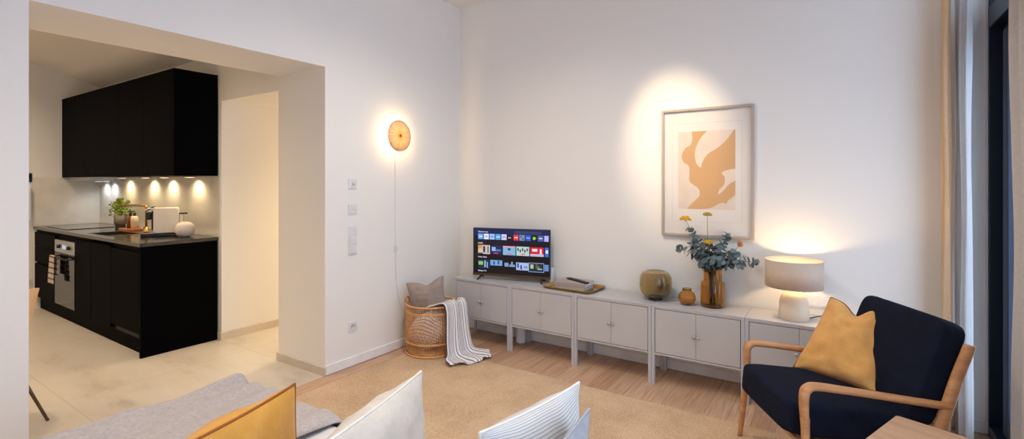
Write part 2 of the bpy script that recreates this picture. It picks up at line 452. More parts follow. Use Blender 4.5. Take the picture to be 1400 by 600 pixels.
# window wall
w = bpy.data.objects.new('window_1', None); C.objects.link(w); w['kind'] = 'structure'; w.location = (3.9, 0, 0)
WY = [0, -1.53, -3.06, -4.6]
mb = MB()
mb.box(-.03, .09, -.028, 0, 0, H)
for y in WY[1:3]: mb.box(-.03, .09, y - .03, y + .03, 0, H)
mb.box(-.03, .09, -4.6, -4.572, 0, H); mb.box(-.03, .09, -4.572, -.028, 0, .06); mb.box(-.03, .09, -4.572, -.028, H - .07, H); mb.box(-.03, .09, -4.572, -.028, 2.30, 2.42)
mk('window_frame', mb, M['frameblue'], w, bevel=.004)
for i in range(3):
    a = WY[i] - (.028 if i == 0 else .03); b = WY[i + 1] + (.028 if i == 2 else .03)
    g = .13; s_ = .085
    mb = MB(); mb.box(.03, .085, a - g, a, .06, 2.30); mb.box(.03, .085, b, b + g, .06, 2.30); mb.box(.03, .085, b + g, a - g, .06, .08); mb.box(.03, .085, b + g, a - g, 2.25, 2.30)
    mk('dark_rebate', mb, M['blackgap'], w)
    a -= g; b += g
    mb = MB(); mb.box(-.0, .06, a - s_, a, .08, 2.25); mb.box(-.0, .06, b, b + s_, .08, 2.25); mb.box(-.0, .06, b + s_, a - s_, .08, .08 + s_); mb.box(-.0, .06, b + s_, a - s_, 2.25 - s_, 2.25)
    mk('sash', mb, M['frameblue'], w, bevel=.006)
    mk('glass_pane', B(.02, .03, b + s_, a - s_, .08 + s_, 2.25 - s_), M['clear'], w)
    mb = MB(); s_ = .06; a += .07; b -= .07
    mb.box(.01, .06, a - s_, a, 2.42, H - .07); mb.box(.01, .06, b, b + s_, 2.42, H - .07); mb.box(.01, .06, b + s_, a - s_, 2.42, 2.42 + s_); mb.box(.01, .06, b + s_, a - s_, H - .07 - s_, H - .07)
    mk('transom_sash', mb, M['frameblue'], w, bevel=.004)
    mk('transom_pane', B(.025, .032, b + s_, a - s_, 2.42 + s_, H - .07 - s_), M['clear'], w)
struct('trim_1', B(3.86, 3.898, -.01, 0, .08, H), M['base'])

# curtains
def curtain(name, label, mat, x, y0, y1, folds, amp, seed, z0=.02, z1=3.12, lean=0.0, fan=.0):
    def fn(a, b):
        z = z0 + (z1 - z0) * b
        yy = y0 + (y1 - y0) * a * (1 + fan * (1 - b)) 
        ph = a * folds * 2 * PI + seed + .5 * noise.noise(Vector((a * 3, b * 1.5, seed)))
        am = amp * (.75 + .35 * noise.noise(Vector((a * 5, b * 2, seed + 4))))
        xx = x + am * math.sin(ph) + .012 * noise.noise(Vector((a * 9, b * 4, seed))) + lean * (1 - b)
        yy += .012 * noise.noise(Vector((a * 4, b * 5, seed + 9)))
        return (xx, yy, z)
    o = mk(name, MB().grid(fn, int(folds * 14), 50), mat, solid=.002)
    return tag(o, label, 'curtain')
curtain('curtain', 'beige linen curtain gathered in the corner by the dark blue window', M['beigecurtain'], 3.675, -.03, -.19, 3, .022, .4)
curtain('curtain', 'white gauze curtain hanging beside the beige one near the armchair', M['whitecurtain'], 3.745, -.05, -.27, 3.2, .028, 2.1, lean=-.01)
curtain('curtain', 'greige linen curtain at the right edge of the photo', M['greycurtain'], 3.80, -.82, -1.35, 4, .03, 1.1)
rail = thing('curtain_rail', 'white ceiling curtain rail running above the window curtains', 'curtain rail', (3.75, 0, 3.13))
mk('track', B(-.03, .07, -4.5, -.02, 0, .03), M['whiteplastic'], rail)

# ------------------------------------------------------------------ rug
tag(mk('rug', B(.15, 3.35, -3.3, -.665, .0, .01), M['rug'], bevel=.003), 'large sand coloured woven sisal rug on the oak floor', 'rug')

# ------------------------------------------------------------------ sideboard cabinets
CW = .6095
def make_cabinet(label):
    t = thing('metal_cabinet', label, 'cabinet', (.222, 0, 0), 0, 'row of low grey metal cabinets')
    y0, y1 = -.345, -.03; e = .022
    mb = MB(); mb.box(0, CW - .002, y0, y1, .548, .56)
    mb.box(e, CW - .002 - e, y0 + .002, y1, .21, .222); mb.box(.004, e, y0 + .022, y1, .21, .548); mb.box(CW - .002 - e, CW - .006, y0 + .022, y1, .21, .548)
    mb.box(e, CW - .002 - e, y1 - .006, y1, .222, .548)
    mb.box(e, CW - .002 - e, y0 + .002, y0 + .014, .537, .548); 
    mk('carcass', mb, M['greycab'], t, bevel=.0012)
    w2 = (CW - .002 - 2 * e) / 2
    mk('painted_gap_shade', B(e, CW - .002 - e, y0 + .02, y0 + .024, .222, .537), M['blackgap'], t)  # black sheet standing in for the shade between the doors
    for i in range(2):
        xa = e + i * w2 + (.004 if i == 0 else .001); xb = e + (i + 1) * w2 - .001 - (.003 if i else 0)
        d = mk('door', B(xa, xb, y0 + .003, y0 + .018, .226, .533), M['greycab'], t, bevel=.001)
        kx = xb - .014 if i == 0 else xa + .014
        kb = MB(); kb.lathe([(.0, 0), (.011, .001), (.0115, .009), (.009, .012), (0, .0125)], n=16, M4=Matrix.Translation((kx, y0 + .003, .375)) @ Matrix.Rotation(PI / 2, 4, 'X'))
        mk('knob', kb, M['chrome'], d)
    for x in (0, CW - .002 - e):
        mk('leg', B(x, x + e, y0, y0 + e, 0, .548), M['greyleg'], t, bevel=.001)
        mk('leg', B(x, x + e, y1 - e, y1, 0, .21), M['greyleg'], t, bevel=.001)
    return t
labs = ['grey metal cabinet in the corner, under the television, behind the basket',
        'grey metal cabinet second from the corner, below the right end of the television',
        'middle grey metal cabinet, below the gold tray and smoky vase',
        'grey metal cabinet below the two amber vases',
        'grey metal cabinet under the table lamp, partly behind the armchair']
c0 = make_cabinet(labs[0])
for i in range(1, 5): dup(c0, (.222 + i * CW, 0, 0), labs[i])

# ------------------------------------------------------------------ television
tv = thing('television', 'small flat television showing app tiles on the grey cabinets', 'television', (.745, -.19, .56), math.radians(14))
mk('housing', MB().box(-.36, .36, -.012, .02, .035, .462).box(-.25, .25, .02, .05, .07, .3), M['blackplastic'], tv, bevel=.003)
mk('bottom_bezel', B(-.36, .36, -.016, -.012, .035, .057), M['metalleg'], tv, bevel=.001)
for sx in (-.28, .28):
    fb = MB(); fb.tube([(sx, 0, .04), (sx * 1.02, -.02, .025), (sx * 1.06, -.07, .006)], [.010, .010, .006], 8); fb.tube([(sx, 0, .04), (sx * 1.02, .03, .022), (sx * 1.05, .08, .006)], [.010, .009, .006], 8)
    mk('foot', fb, M['blackplastic'], tv)
TC = {}
def tc(rgb, st=.9):
    k = tuple(rgb) + (st,)
    if k not in TC: TC[k] = emis('screen_%02d' % len(TC), rgb, st)
    return TC[k]
tiles = []   # x0,x1,y0,y1 in screen fractions (v down), colour
def T(x0, x1, y0, y1, c, st=.9, l=0): tiles.append((x0, x1, y0, y1, c, st, l))
T(0, 1, 0, 1, (6, 6, 16), .8); T(0, 1, 0, .16, (22, 34, 92), .7, 1); T(.04, .95, .16, .30, (14, 16, 48), .7, 1); T(.3, .75, .3, .62, (16, 8, 26), .7, 1)
T(.55, .9, .04, .1, (60, 70, 110), .7, 2); T(.1, .5, .3, .4, (34, 18, 22), .7, 2)
cols = [(100, 160, 235), (214, 220, 240), (150, 185, 245), (90, 160, 215), (190, 205, 245), (22, 22, 26), (225, 44, 62), (110, 140, 175), (44, 84, 200), (14, 16, 18), (70, 90, 170), (170, 170, 245)]
for i, c in enumerate(cols):
    x0 = .062 + i * .0795; x1 = min(x0 + .068, .992)
    T(x0, x1, .12, .245, c, .95, 3)
    inner = {0: (240, 245, 255), 1: (140, 150, 190), 2: (70, 110, 200), 3: (200, 235, 245), 4: (220, 60, 90), 5: (235, 235, 235), 6: (255, 240, 240), 7: (60, 90, 140), 8: (150, 190, 250), 9: (160, 210, 40), 10: (230, 230, 180), 11: (200, 200, 255)}[i]
    if i == 9:
        T(x0 + .016, x0 + .046, .155, .215, inner, .95, 4); T(x0 + .04, x0 + .06, .17, .182, inner, .95, 4)
    elif i == 7: T(x0 + .012, x0 + .032, .14, .18, inner, .9, 4); T(x0 + .036, x0 + .056, .19, .23, inner, .9, 4)
    elif i not in (5,): T(x0 + .012, min(x0 + .056, .985), .172, .192, inner, .95, 4)
T(.062, .225, .375, .575, (214, 200, 190), .8, 3); T(.062, .12, .375, .46, (222, 160, 80), .8, 4); T(.13, .16, .40, .54, (40, 50, 90), .8, 4); T(.19, .205, .40, .55, (50, 60, 110), .8, 4); T(.065, .13, .55, .575, (60, 60, 90), .8, 5)
T(.235, .39, .375, .575, (24, 38, 92), .8, 3); T(.25, .30, .41, .50, (150, 190, 240), .8, 4); T(.30, .37, .46, .50, (90, 130, 200), .8, 4); T(.28, .335, .535, .555, (250, 60, 120), .9, 4)
T(.40, .565, .375, .575, (130, 190, 225), .8, 3); T(.40, .565, .375, .41, (220, 160, 200), .8, 4); T(.465, .50, .42, .47, (30, 60, 130), .8, 4); T(.45, .51, .535, .56, (250, 70, 140), .9, 4)
T(.577, .745, .375, .575, (190, 215, 215), .8, 3)
for k in range(5): T(.59 + k * .03, .608 + k * .03, .41 + .03 * (k % 2), .47 + .03 * (k % 2), (50, 70, 80), .8, 4)
T(.64, .69, .53, .555, (250, 60, 110), .9, 4)
T(.757, .93, .375, .575, (206, 22, 50), .85, 3); T(.78, .85, .41, .47, (245, 220, 225), .85, 4); T(.88, .905, .41, .52, (245, 225, 230), .85, 4); T(.757, .93, .52, .575, (200, 190, 220), .8, 4)
T(.945, .992, .375, .575, (50, 110, 220), .85, 3); T(.955, .985, .43, .5, (225, 235, 250), .85, 4)
T(.062, .22, .70, .90, (24, 44, 84), .8, 3); T(.068, .13, .74, .82, (140, 200, 80), .85, 4); T(.15, .165, .72, .87, (190, 210, 240), .8, 4); T(.18, .195, .75, .88, (150, 180, 230), .8, 4)
T(.23, .39, .70, .82, (120, 170, 225), .8, 3); T(.27, .29, .73, .80, (30, 50, 110), .8, 4); T(.33, .35, .71, .79, (40, 60, 120), .8, 4)
T(.42, .475, .745, .83, (130, 160, 205), .8, 3); T(.485, .56, .78, .83, (130, 160, 205), .8, 3); T(.51, .53, .72, .78, (150, 180, 220), .8, 3)
T(.575, .74, .725, .89, (170, 190, 240), .85, 3); T(.59, .61, .74, .84, (50, 60, 110), .8, 4); T(.63, .65, .78, .87, (50, 60, 110), .8, 4)
T(.735, .935, .715, .915, (150, 180, 230), .8, 3); T(.742, .928, .727, .903, (34, 44, 50), .8, 4); T(.76, .80, .75, .84, (190, 200, 150), .8, 5); T(.83, .88, .78, .83, (70, 130, 80), .8, 5); T(.85, .91, .83, .86, (150, 180, 200), .8, 5); T(.83, .85, .74, .77, (200, 60, 60), .8, 5)
T(.94, .992, .74, .88, (110, 140, 210), .8, 3)
sb = MB(); smats = []
SX0, SX1, SZ0, SZ1 = -.354, .354, .459, .058
for (x0, x1, v0, v1, c, st, l) in tiles:
    m = tc(c, st)
    if m not in smats: smats.append(m)
    X = lambda u: SX0 + (SX1 - SX0) * u
    Z = lambda v: SZ0 + (SZ1 - SZ0) * v
    y = -.0125 - l * .00015
    sb.add([(X(x0), y, Z(v1)), (X(x1), y, Z(v1)), (X(x1), y, Z(v0)), (X(x0), y, Z(v0))], [(0, 1, 2, 3)], smats.index(m))
mk('screen', sb, smats, tv)
def text(body, size, loc, mat, parent, name='lettering'):
    cu = bpy.data.curves.new('t', 'FONT'); cu.body = body; cu.size = size; cu.align_x = 'LEFT'; cu.extrude = .0001; cu.offset = size * .012
    ob = bpy.data.objects.new('t', cu); C.objects.link(ob)
    bpy.context.view_layer.update()
    me = bpy.data.meshes.new_from_object(ob.evaluated_get(bpy.context.evaluated_depsgraph_get()))
    bpy.data.objects.remove(ob); me.materials.clear(); me.materials.append(mat)
    o = bpy.data.objects.new(name, me); C.objects.link(o); o.parent = parent; o.location = loc; o.rotation_euler = (PI / 2, 0, 0); return o
wt = tc((235, 238, 250), .9)
for s_, v in (('Discover now', .09), ('Netflix', .345), ('Prime Video', .655), ('Rakuten TV', .965)):
    text(s_, .017, (SX0 + .062 * .708, -.0138, SZ0 + (SZ1 - SZ0) * v), wt, tv)
text('joyn', .016, (SX0 + .47 * .708, -.0138, SZ0 + (SZ1 - SZ0) * .2), wt, tv)
text('AIR', .026, (SX0 + .67 * .708, -.0138, SZ0 + (SZ1 - SZ0) * .84), tc((60, 70, 110), .8), tv)

tag(mk('router', B(1.075, 1.105, -.09, -.05, .56, .69), M['whiteplastic'], bevel=.004), 'slim white box standing behind the right edge of the television', 'router')
t = thing('waste_cylinder', 'small white cylinder on the floor under the cabinets near the basket', 'speaker', (.79, -.10, 0))
mk('body', MB().lathe([(.036, 0), (.044, .004), (.045, .02), (.045, .19), (.041, .2), (0, .2)], n=32), M['whiteplastic'], t)

# ------------------------------------------------------------------ tray, books, remote
tr = thing('serving_tray', 'gold metal tray with sloped rim holding two books', 'tray', (1.345, -.155, .56), math.radians(-3))
a, b = .205, .135
mb = MB(); n = 28
def ring(hx, hy, r, z): return [(x, y, z) for x, y in rounded_rect(-hx, hx, -hy, hy, r, 6)]
rings = [ring(a, b, .03, .001), ring(a + .02, b + .02, .045, .022), ring(a + .022, b + .022, .047, .022), ring(a + .003, b + .003, .032, 0)]
L = len(rings[0]); vs = sum(rings, []); fs = []
fs.append(tuple(range(L)))
for k in range(3):
    for i in range(L): fs.append((k * L + i, k * L + (i + 1) % L, (k + 1) * L + (i + 1) % L, (k + 1) * L + i))
fs.append(tuple(reversed(range(3 * L, 4 * L)))); mb.add(vs, fs)
mk('tray_body', mb, M['goldtray'], tr)
def book(loc, rz, w, d, h, cm, label):
    t = thing('book', label, 'book', loc, rz)
    mb = MB(); mb.box(-w / 2, w / 2, -d / 2, d / 2, 0, .003); mb.box(-w / 2, w / 2, -d / 2, d / 2, h - .003, h); mb.box(-w / 2, w / 2, -d / 2, -d / 2 + .003, .003, h - .003)
    mk('cover', mb, cm, t, bevel=.0006)
    mk('pages', B(-w / 2 + .004, w / 2 - .004, -d / 2 + .003, d / 2 - .004, .003, h - .003), M['pages'], t)
    return t
book((1.34, -.135, .5612), math.radians(-1), .26, .19, .020, M['bookcover2'], 'lower cream book lying on the gold tray')
book((1.335, -.13, .5814), math.radians(1), .275, .20, .036, M['bookcover'], 'upper taupe book with white page edges, under the remote control')
rm = thing('remote_control', 'black remote control lying on the taupe book', 'remote control', (1.375, -.145, .6176), math.radians(-26))
mk('body', B(-.125, .125, -.02, .02, 0, .014), M['blackplastic'], rm, bevel=.005)
bb = MB()
for i in range(9):
    for j in range(2): bb.box(-.1 + i * .02, -.09 + i * .02, -.012 + j * .014, -.004 + j * .014, .014, .0152)
mk('buttons', bb, plain('button_grey', (70, 70, 74), .5), rm)

# ------------------------------------------------------------------ vases and flowers
t = thing('round_vase', 'wide smoky brown glass vase with a small foot on the grey cabinets', 'vase', (2.025, -.165, .56))
mk('bowl', MB().lathe([(.0, .018), (.05, .018), (.085, .028), (.108, .052), (.118, .09), (.119, .13), (.114, .170), (.098, .198), (.078, .208), (.066, .209), (.064, .205)], n=56, cap=False), M['brownglass'], t, solid=.004)
mk('foot', MB().lathe([(.0, 0), (.052, 0), (.054, .006), (.05, .018), (0, .018)], n=40), plain('dark_brown_glass', (46, 32, 14), .08), t)
t = thing('round_vase', 'small round amber glass vase between the smoky vase and flower vase', 'vase', (2.262, -.2, .56))
mk('bowl', MB().lathe([(.0, .001), (.03, .001), (.048, .012), (.058, .035), (.059, .055), (.052, .078), (.036, .094), (.028, .098), (.029, .104), (.033, .112)], n=48, cap=False), M['amber'], t, solid=.003)
fv = thing('flower_vase', 'tall stepped amber glass vase holding the eucalyptus bunch', 'vase', (2.425, -.155, .56))
mk('body', MB().lathe([(.0, .001), (.074, .001), (.081, .008), (.082, .03), (.082, .155), (.078, .172), (.064, .180), (.062, .186), (.062, .262), (.063, .266)], n=48, cap=False), M['amber'], fv, solid=.004)
VX, VY = 2.425, -.155
def leaf_disc(mb, p, nrm, r, seed):
    nrm = Vector(nrm).normalized(); u = nrm.orthogonal().normalized(); w_ = nrm.cross(u)
    vs = [p - nrm * r * .18]; n = 8
    for k in range(n):
        a = 2 * PI * k / n; rr = r * (1 + (.22 if k == 0 else 0)) * (.92 + .1 * math.sin(seed + k))
        vs.append(p + u * math.cos(a) * rr + w_ * math.sin(a) * rr * .9)
    mb.add(vs, [(0, 1 + k, 1 + (k + 1) % n) for k in range(n)], 0, False)
def branch(tip, mid, label, group=None, n=12, r0=.031, name='eucalyptus_branch'):
    rnd = random.Random(hash(tuple(tip)) % 1000)
    root = Vector((rnd.uniform(-.02, .02), rnd.uniform(-.02, .02), .01)) ; neck = Vector((rnd.uniform(-.03, .03), rnd.uniform(-.03, .03), .27))
    path = catmull([root, neck, Vector(mid) - Vector((VX, VY, .56)), Vector(tip) - Vector((VX, VY, .56))], 12)
    t = thing(name, label, 'eucalyptus', (VX, VY, .56), 0, group)
    mk('stem', MB().tube(path, [.0028 * (1 - .6 * i / len(path)) for i in range(len(path))], 5), M['stem'], t)
    mb = MB(); st = int(len(path) * .42)
    for k in range(n):
        f = st + (len(path) - 1 - st) * k / (n - 1); i = int(f); p = path[min(i, len(path) - 1)]
        if i + 1 < len(path): p = p.lerp(path[i + 1], f - i)
        tan = (path[min(i + 1, len(path) - 1)] - path[max(i - 1, 0)]).normalized()
        s0 = tan.orthogonal().normalized(); s1 = tan.cross(s0); ang = k * PI / 2 + rnd.uniform(-.4, .4)
        for sg in (0, PI):
            d = s0 * math.cos(ang + sg) + s1 * math.sin(ang + sg); r = r0 * (1 - .35 * k / n) * rnd.uniform(.8, 1.15)
            nr = (tan * .7 + Vector((rnd.uniform(-.8, .8), rnd.uniform(-.8, .8), rnd.uniform(-.5, .8))))
            leaf_disc(mb, p + d * r * .9, nr, r, k)
    mk('leaves', mb, M['leaf'], t, solid=.0006)
    return t
branch((2.262, -.13, 1.10), (2.345, -.13, .96), 'eucalyptus branch rising tall on the left below a yellow flower', n=11)
branch((2.20, -.20, .955), (2.33, -.19, .91), 'eucalyptus branch reaching low to the left of the bunch', n=10)
branch((2.72, -.17, .895), (2.56, -.17, .89), 'long eucalyptus branch reaching low to the right towards the lamp', n=13, r0=.027)
branch((2.525, -.13, 1.075), (2.48, -.14, .97), 'eucalyptus branch rising on the right in front of the picture frame', n=11)
gc = 'eucalyptus branches in the middle of the bunch'
lc = 'short eucalyptus branch in the dense middle of the bunch in the amber vase'
for tip, mid in (((2.40, -.2, 1.02), (2.41, -.18, .92)), ((2.35, -.22, .93), (2.38, -.2, .88)), ((2.47, -.22, 1.0), (2.45, -.2, .9)), ((2.50, -.24, .90), (2.46, -.2, .87)), ((2.43, -.26, .90), (2.43, -.21, .87)), ((2.58, -.2, .955), (2.50, -.18, .90)), ((2.31, -.12, .92), (2.37, -.14, .88)), ((2.45, -.1, .98), (2.44, -.13, .9)), ((2.28, -.17, 1.0), (2.35, -.16, .92)), ((2.62, -.22, .88), (2.52, -.19, .87))):
    branch(tip, mid, lc, gc, n=10, r0=.034)
def flower(tip, mid, mat, label, kind, r, name):
    t = thing(name, label, 'flower', (VX, VY, .56)); o = Vector((VX, VY, .56)); rnd = random.Random(int(r * 9999))
    path = catmull([(0.005, 0, .02), (0.0, .01, .27), Vector(mid) - o, Vector(tip) - o], 10)
    mk('stem', MB().tube(path, .0018, 5), plain('pale_stem', (150, 130, 90), .8), t)
    mb = MB(); c = Vector(tip) - o
    if kind == 'umbel':
        for k in range(46):
            a = k * 2.4; q = math.sqrt(k / 46) * r
            mb.lathe([(0, -.008), (.007, -.004), (.008, .003), (.004, .008), (0, .009)], (c.x + q * math.cos(a), c.y + q * math.sin(a), c.z + .014 - q * q * 14 + rnd.uniform(-.004, .004)), 7)
    else:
        mb.lathe([(0, -r * .9), (r * .6, -r * .7), (r * .9, 0), (r * .75, r * .7), (r * .3, r * 1.1), (0, r)], tuple(c), 14)
        for k in range(40):
            a = k * 2.4; z = -1 + 2 * k / 40; q = math.sqrt(1 - z * z)
            d = Vector((q * math.cos(a), q * math.sin(a), z)); mb.tube([c + d * r * .7, c + d * r * 1.15], [.0018, .0008], 4)
    mk('flower_head', mb, mat, t)
flower((2.232, -.13, 1.165), (2.30, -.13, 1.03), M['yarrow'], 'yellow yarrow flower at the top left of the bunch', 'umbel', .036, 'yarrow_flower')
flower((2.385, -.13, 1.195), (2.39, -.13, 1.0), M['yarrowpale'], 'tall olive yarrow flower standing highest in the bunch', 'umbel', .026, 'yarrow_flower')
flower((2.415, -.24, 1.01), (2.42, -.19, .93), M['yarrow'], 'yellow yarrow flower nestled in the middle of the bunch', 'umbel', .026, 'yarrow_flower')
flower((2.60, -.13, 1.005), (2.53, -.14, .92), M['thistle'], 'dried orange round flower at the right of the bunch', 'ball', .02, 'dried_flower')

# ------------------------------------------------------------------ table lamp
LX, LY = 2.925, -.2
t = thing('table_lamp', 'lit table lamp with greige drum shade and domed ceramic base', 'lamp', (LX, LY, .56))
mk('base', MB().lathe([(0, 0), (.084, 0), (.0875, .004), (.086, .06), (.082, .11), (.072, .145), (.05, .168), (.02, .176), (0, .177)], n=56), M['lampbase'], t)
mk('lamp_shade', MB().lathe([(.163, .205), (.165, .205), (.165, .378), (.163, .378), (.163, .205)], n=72, cap=False), M['shade'], t)
mb = MB(); mb.lathe([(0, .17), (.014, .17), (.014, .28), (0, .28)], n=16)
for k in range(3):
    a = k * 2 * PI / 3; mb.tube([(0.014 * math.cos(a), .014 * math.sin(a), .215), (.163 * math.cos(a), .163 * math.sin(a), .212)], .0015, 5)
mk('socket', mb, M['brass'], t)
bulbm = emis('lamp_bulb', (255, 214, 158), 130)
mk('bulb', MB().lathe([(0, .28), (.012, .281), (.02, .292), (.027, .308), (.027, .32), (.018, .334), (0, .34)], n=20), bulbm, t)

# ------------------------------------------------------------------ picture
p = thing('picture', 'large framed abstract print with tan shapes hanging over the cabinets', 'picture', (2.35, 0, 1.505))
W2, H2 = .322, .477
mb = MB(); fw = .018
mb.box(-W2, -W2 + fw, -.028, -.001, -H2, H2); mb.box(W2 - fw, W2, -.028, -.001, -H2, H2); mb.box(-W2 + fw, W2 - fw, -.028, -.001, -H2, -H2 + fw); mb.box(-W2 + fw, W2 - fw, -.028, -.001, H2 - fw, H2)
mk('frame', mb, M['pictureframe'], p, bevel=.002)
mk('mount', B(-W2 + fw, W2 - fw, -.012, -.002, -H2 + fw, H2 - fw), M['mat'], p)
mb = MB(); ex, ez0, ez1 = .245, -.365, .365
for q in ((-ex, ex, ez1, ez1 + .002), (-ex, ex, ez0, ez0 + .002), (-ex, -ex + .002, ez0, ez1), (ex - .002, ex, ez0, ez1)): mb.box(q[0], q[1], -.0128, -.012, q[2], q[3])
mk('embossed_border', mb, M['matline'], p)
# print
ax0, ax1, az0, az1 = -.2, .2, -.272, .305
def A(pts, y, mi, mb, M=None):
    vs = [(ax0 + (ax1 - ax0) * (x - 105) / 222, y, az1 + (az0 - az1) * (z - 138) / 302) for x, z in pts]
    n = len(vs); mb.add(vs, [tuple(range(n))], mi)
def smooth(pts, n=5):
    P_ = [Vector((x, y, 0)) for x, y in pts]; out = []
    return [(v.x, v.y) for v in catmull(P_, n)]
pm = MB(); A([(105, 138), (327, 138), (327, 440), (105, 440)], -.0124, 0, pm)
main = smooth([(222, 138), (203, 155), (182, 188), (172, 225), (178, 262), (196, 280)]) + smooth([(196, 280), (206, 250), (226, 225), (265, 202), (295, 175), (318, 145), (322, 138)]) + [(327, 138), (327, 285)] + \
    smooth([(327, 285), (300, 289), (277, 300), (288, 318), (285, 345), (268, 364), (262, 380)]) + smooth([(264, 382), (280, 370), (302, 345), (327, 330)]) + [(327, 382)] + \
    smooth([(327, 382), (312, 396), (300, 405), (292, 419), (283, 413), (262, 418)]) + smooth([(262, 418), (240, 432), (215, 438), (200, 440)]) + [(140, 440)] + \
    smooth([(140, 440), (165, 414), (188, 392), (192, 376), (184, 358), (155, 337), (150, 325)]) + smooth([(150, 325), (150, 275), (127, 256), (120, 230), (134, 202), (155, 190), (162, 165), (160, 138)])
A(main, -.0128, 1, pm)
mk('print', pm, [M['artbg'], M['arttan']], p)
gm = MB(); gm.add([(-W2 + fw, -.018, -H2 + fw), (W2 - fw, -.018, -H2 + fw), (W2 - fw, -.018, H2 - fw), (-W2 + fw, -.018, H2 - fw)], [(0, 1, 2, 3)])
mk('glass', gm, tinted_glass('picture_glass', (.985, .985, .985, 1)), p)

# ------------------------------------------------------------------ wall lamp
wl = thing('wall_lamp', 'glowing round amber disc lamp on the white wall', 'wall lamp', (0, -.868, 1.825))
RX = Matrix.Rotation(PI / 2, 4, 'Y')
mk('mount', MB().lathe([(0, 0), (.035, 0), (.035, .012), (.012, .016), (.012, .055), (0, .055)], n=24, M4=RX), M['whiteplastic'], wl)
t_ = NT('rattan_disc'); v = t_.coord()
sep = t_.new('ShaderNodeSeparateXYZ'); t_.link(v, sep.inputs[0])
ang = t_.math('ARCTAN2', sep.outputs[2], sep.outputs[1])
rad = t_.math('SQRT', t_.math('ADD', t_.math('POWER', sep.outputs[1], 2), t_.math('POWER', sep.outputs[2], 2)))
na = t_.new('ShaderNodeTexNoise', noise_dimensions='1D'); na.inputs['Scale'].default_value = 9; na.inputs['Detail'].default_value = 5; t_.link(ang, na.inputs['W'])
f_ = t_.math('ADD', t_.math('MULTIPLY', na.outputs['Fac'], .9), t_.math('MULTIPLY', rad, 3.0))
colr = t_.ramp(f_, [(.38, lin((176, 120, 90))), (.56, lin((236, 190, 140))), (.8, lin((252, 236, 210)))])
t_.base(colr)
trl = t_.new('ShaderNodeBsdfTranslucent'); t_.link(colr, trl.inputs[0]); mx = t_.new('ShaderNodeMixShader'); mx.inputs[0].default_value = .5
t_.link(t_.b.outputs[0], mx.inputs[1]); t_.link(trl.outputs[0], mx.inputs[2]); t_.link(mx.outputs[0], t_.out.inputs[0])
mk('disc', MB().lathe([(0, .070), (.05, .068), (.128, .058), (.130, .060), (.05, .071), (0, .073)], n=64, M4=RX), t_.m, wl)
mk('led_ring', MB().tube([(.034, .05 * math.cos(2 * PI * k / 32), .05 * math.sin(2 * PI * k / 32)) for k in range(32)], .006, 6, cyc=True), emis('led_ring', (255, 216, 160), 230), wl)
mk('rim', MB().tube([(.06, .131 * math.cos(2 * PI * k / 64), .131 * math.sin(2 * PI * k / 64)) for k in range(64)], .002, 6, cyc=True), M['metalleg'], wl)
mk('centre_cap', MB().lathe([(0, .073), (.014, .073), (.012, .082), (0, .084)], n=20, M4=RX), M['thistle'], wl)
cp = catmull([(.006, 0, -.03), (.005, .004, -.3), (.005, .006, -.7), (.006, .008, -1.0), (.006, .02, -1.25), (.01, .06, -1.45), (.02, .14, -1.60), (.022, .16, -1.72)], 8)
mk('cord', MB().tube(cp, .0022, 6), M['whiteplastic'], wl)
mk('cord_switch', B(.002, .016, -.008, .022, -.93, -.985), M['whiteplastic'], wl, bevel=.003)

# ------------------------------------------------------------------ switches and sockets
def plate_x(name, label, cat, y, z, n, kinds, x=0.0):
    t = thing(name, label, cat, (x, y, z))
    mk('cover_frame', B(0, .008, -.04, .04, -.04 - .0715 * (n - 1) / 1, .04), M['whiteplastic'], t, bevel=.002)
    for k in range(n):
        zc = -.0715 * k
        if kinds[k] == 'rocker': mk('rocker', B(.008, .013, -.028, .028, zc - .028, zc + .028), M['whiteplastic'], t, bevel=.0015)
        elif kinds[k] == 'dial':
            mk('insert', B(.008, .011, -.028, .028, zc - .028, zc + .028), M['whiteplastic'], t, bevel=.001)
            mk('dial', MB().lathe([(0, .011), (.012, .011), (.011, .02), (0, .021)], n=20, M4=Matrix.Translation((0, 0, zc)) @ RX), M['socketshade'], t)
        elif kinds[k] == 'data':
            mk('insert', B(.008, .011, -.028, .028, zc - .028, zc + .028), M['whiteplastic'], t, bevel=.001)
            for s_ in (-.01, .01): mk('port', MB().lathe([(0, .0112), (.004, .0112), (.004, .0125), (0, .0125)], n=12, M4=Matrix.Translation((0, s_, zc)) @ RX), M['socketshade'], t)
        else:
            mk('socket_dish', MB().lathe([(.026, .008), (.026, .011), (.021, .011), (.020, .0085), (0, .0085)], n=28, cap=False, M4=Matrix.Translation((0, 0, zc)) @ RX), M['socketshade'], t)
            for s_ in (-.0095, .0095): mk('pin_hole', MB().lathe([(0, .0086), (.003, .0086), (.003, .0095), (0, .0095)], n=8, M4=Matrix.Translation((0, s_, zc)) @ RX), M['blackplastic'], t)
    return t
plate_x('thermostat', 'topmost small white square control with dial on the wall', 'thermostat', -1.305, 1.421, 1, ['dial'])
plate_x('data_socket', 'white square plate with two small holes, below the dial control', 'socket', -1.305, 1.222, 1, ['data'])
plate_x('light_switch', 'white triple light switch column on the wall by the opening', 'light switch', -1.305, 1.05, 3, ['rocker'] * 3)
plate_x('power_socket', 'white power socket low on the wall left of the basket', 'socket', -1.305, .307, 1, ['socket'])
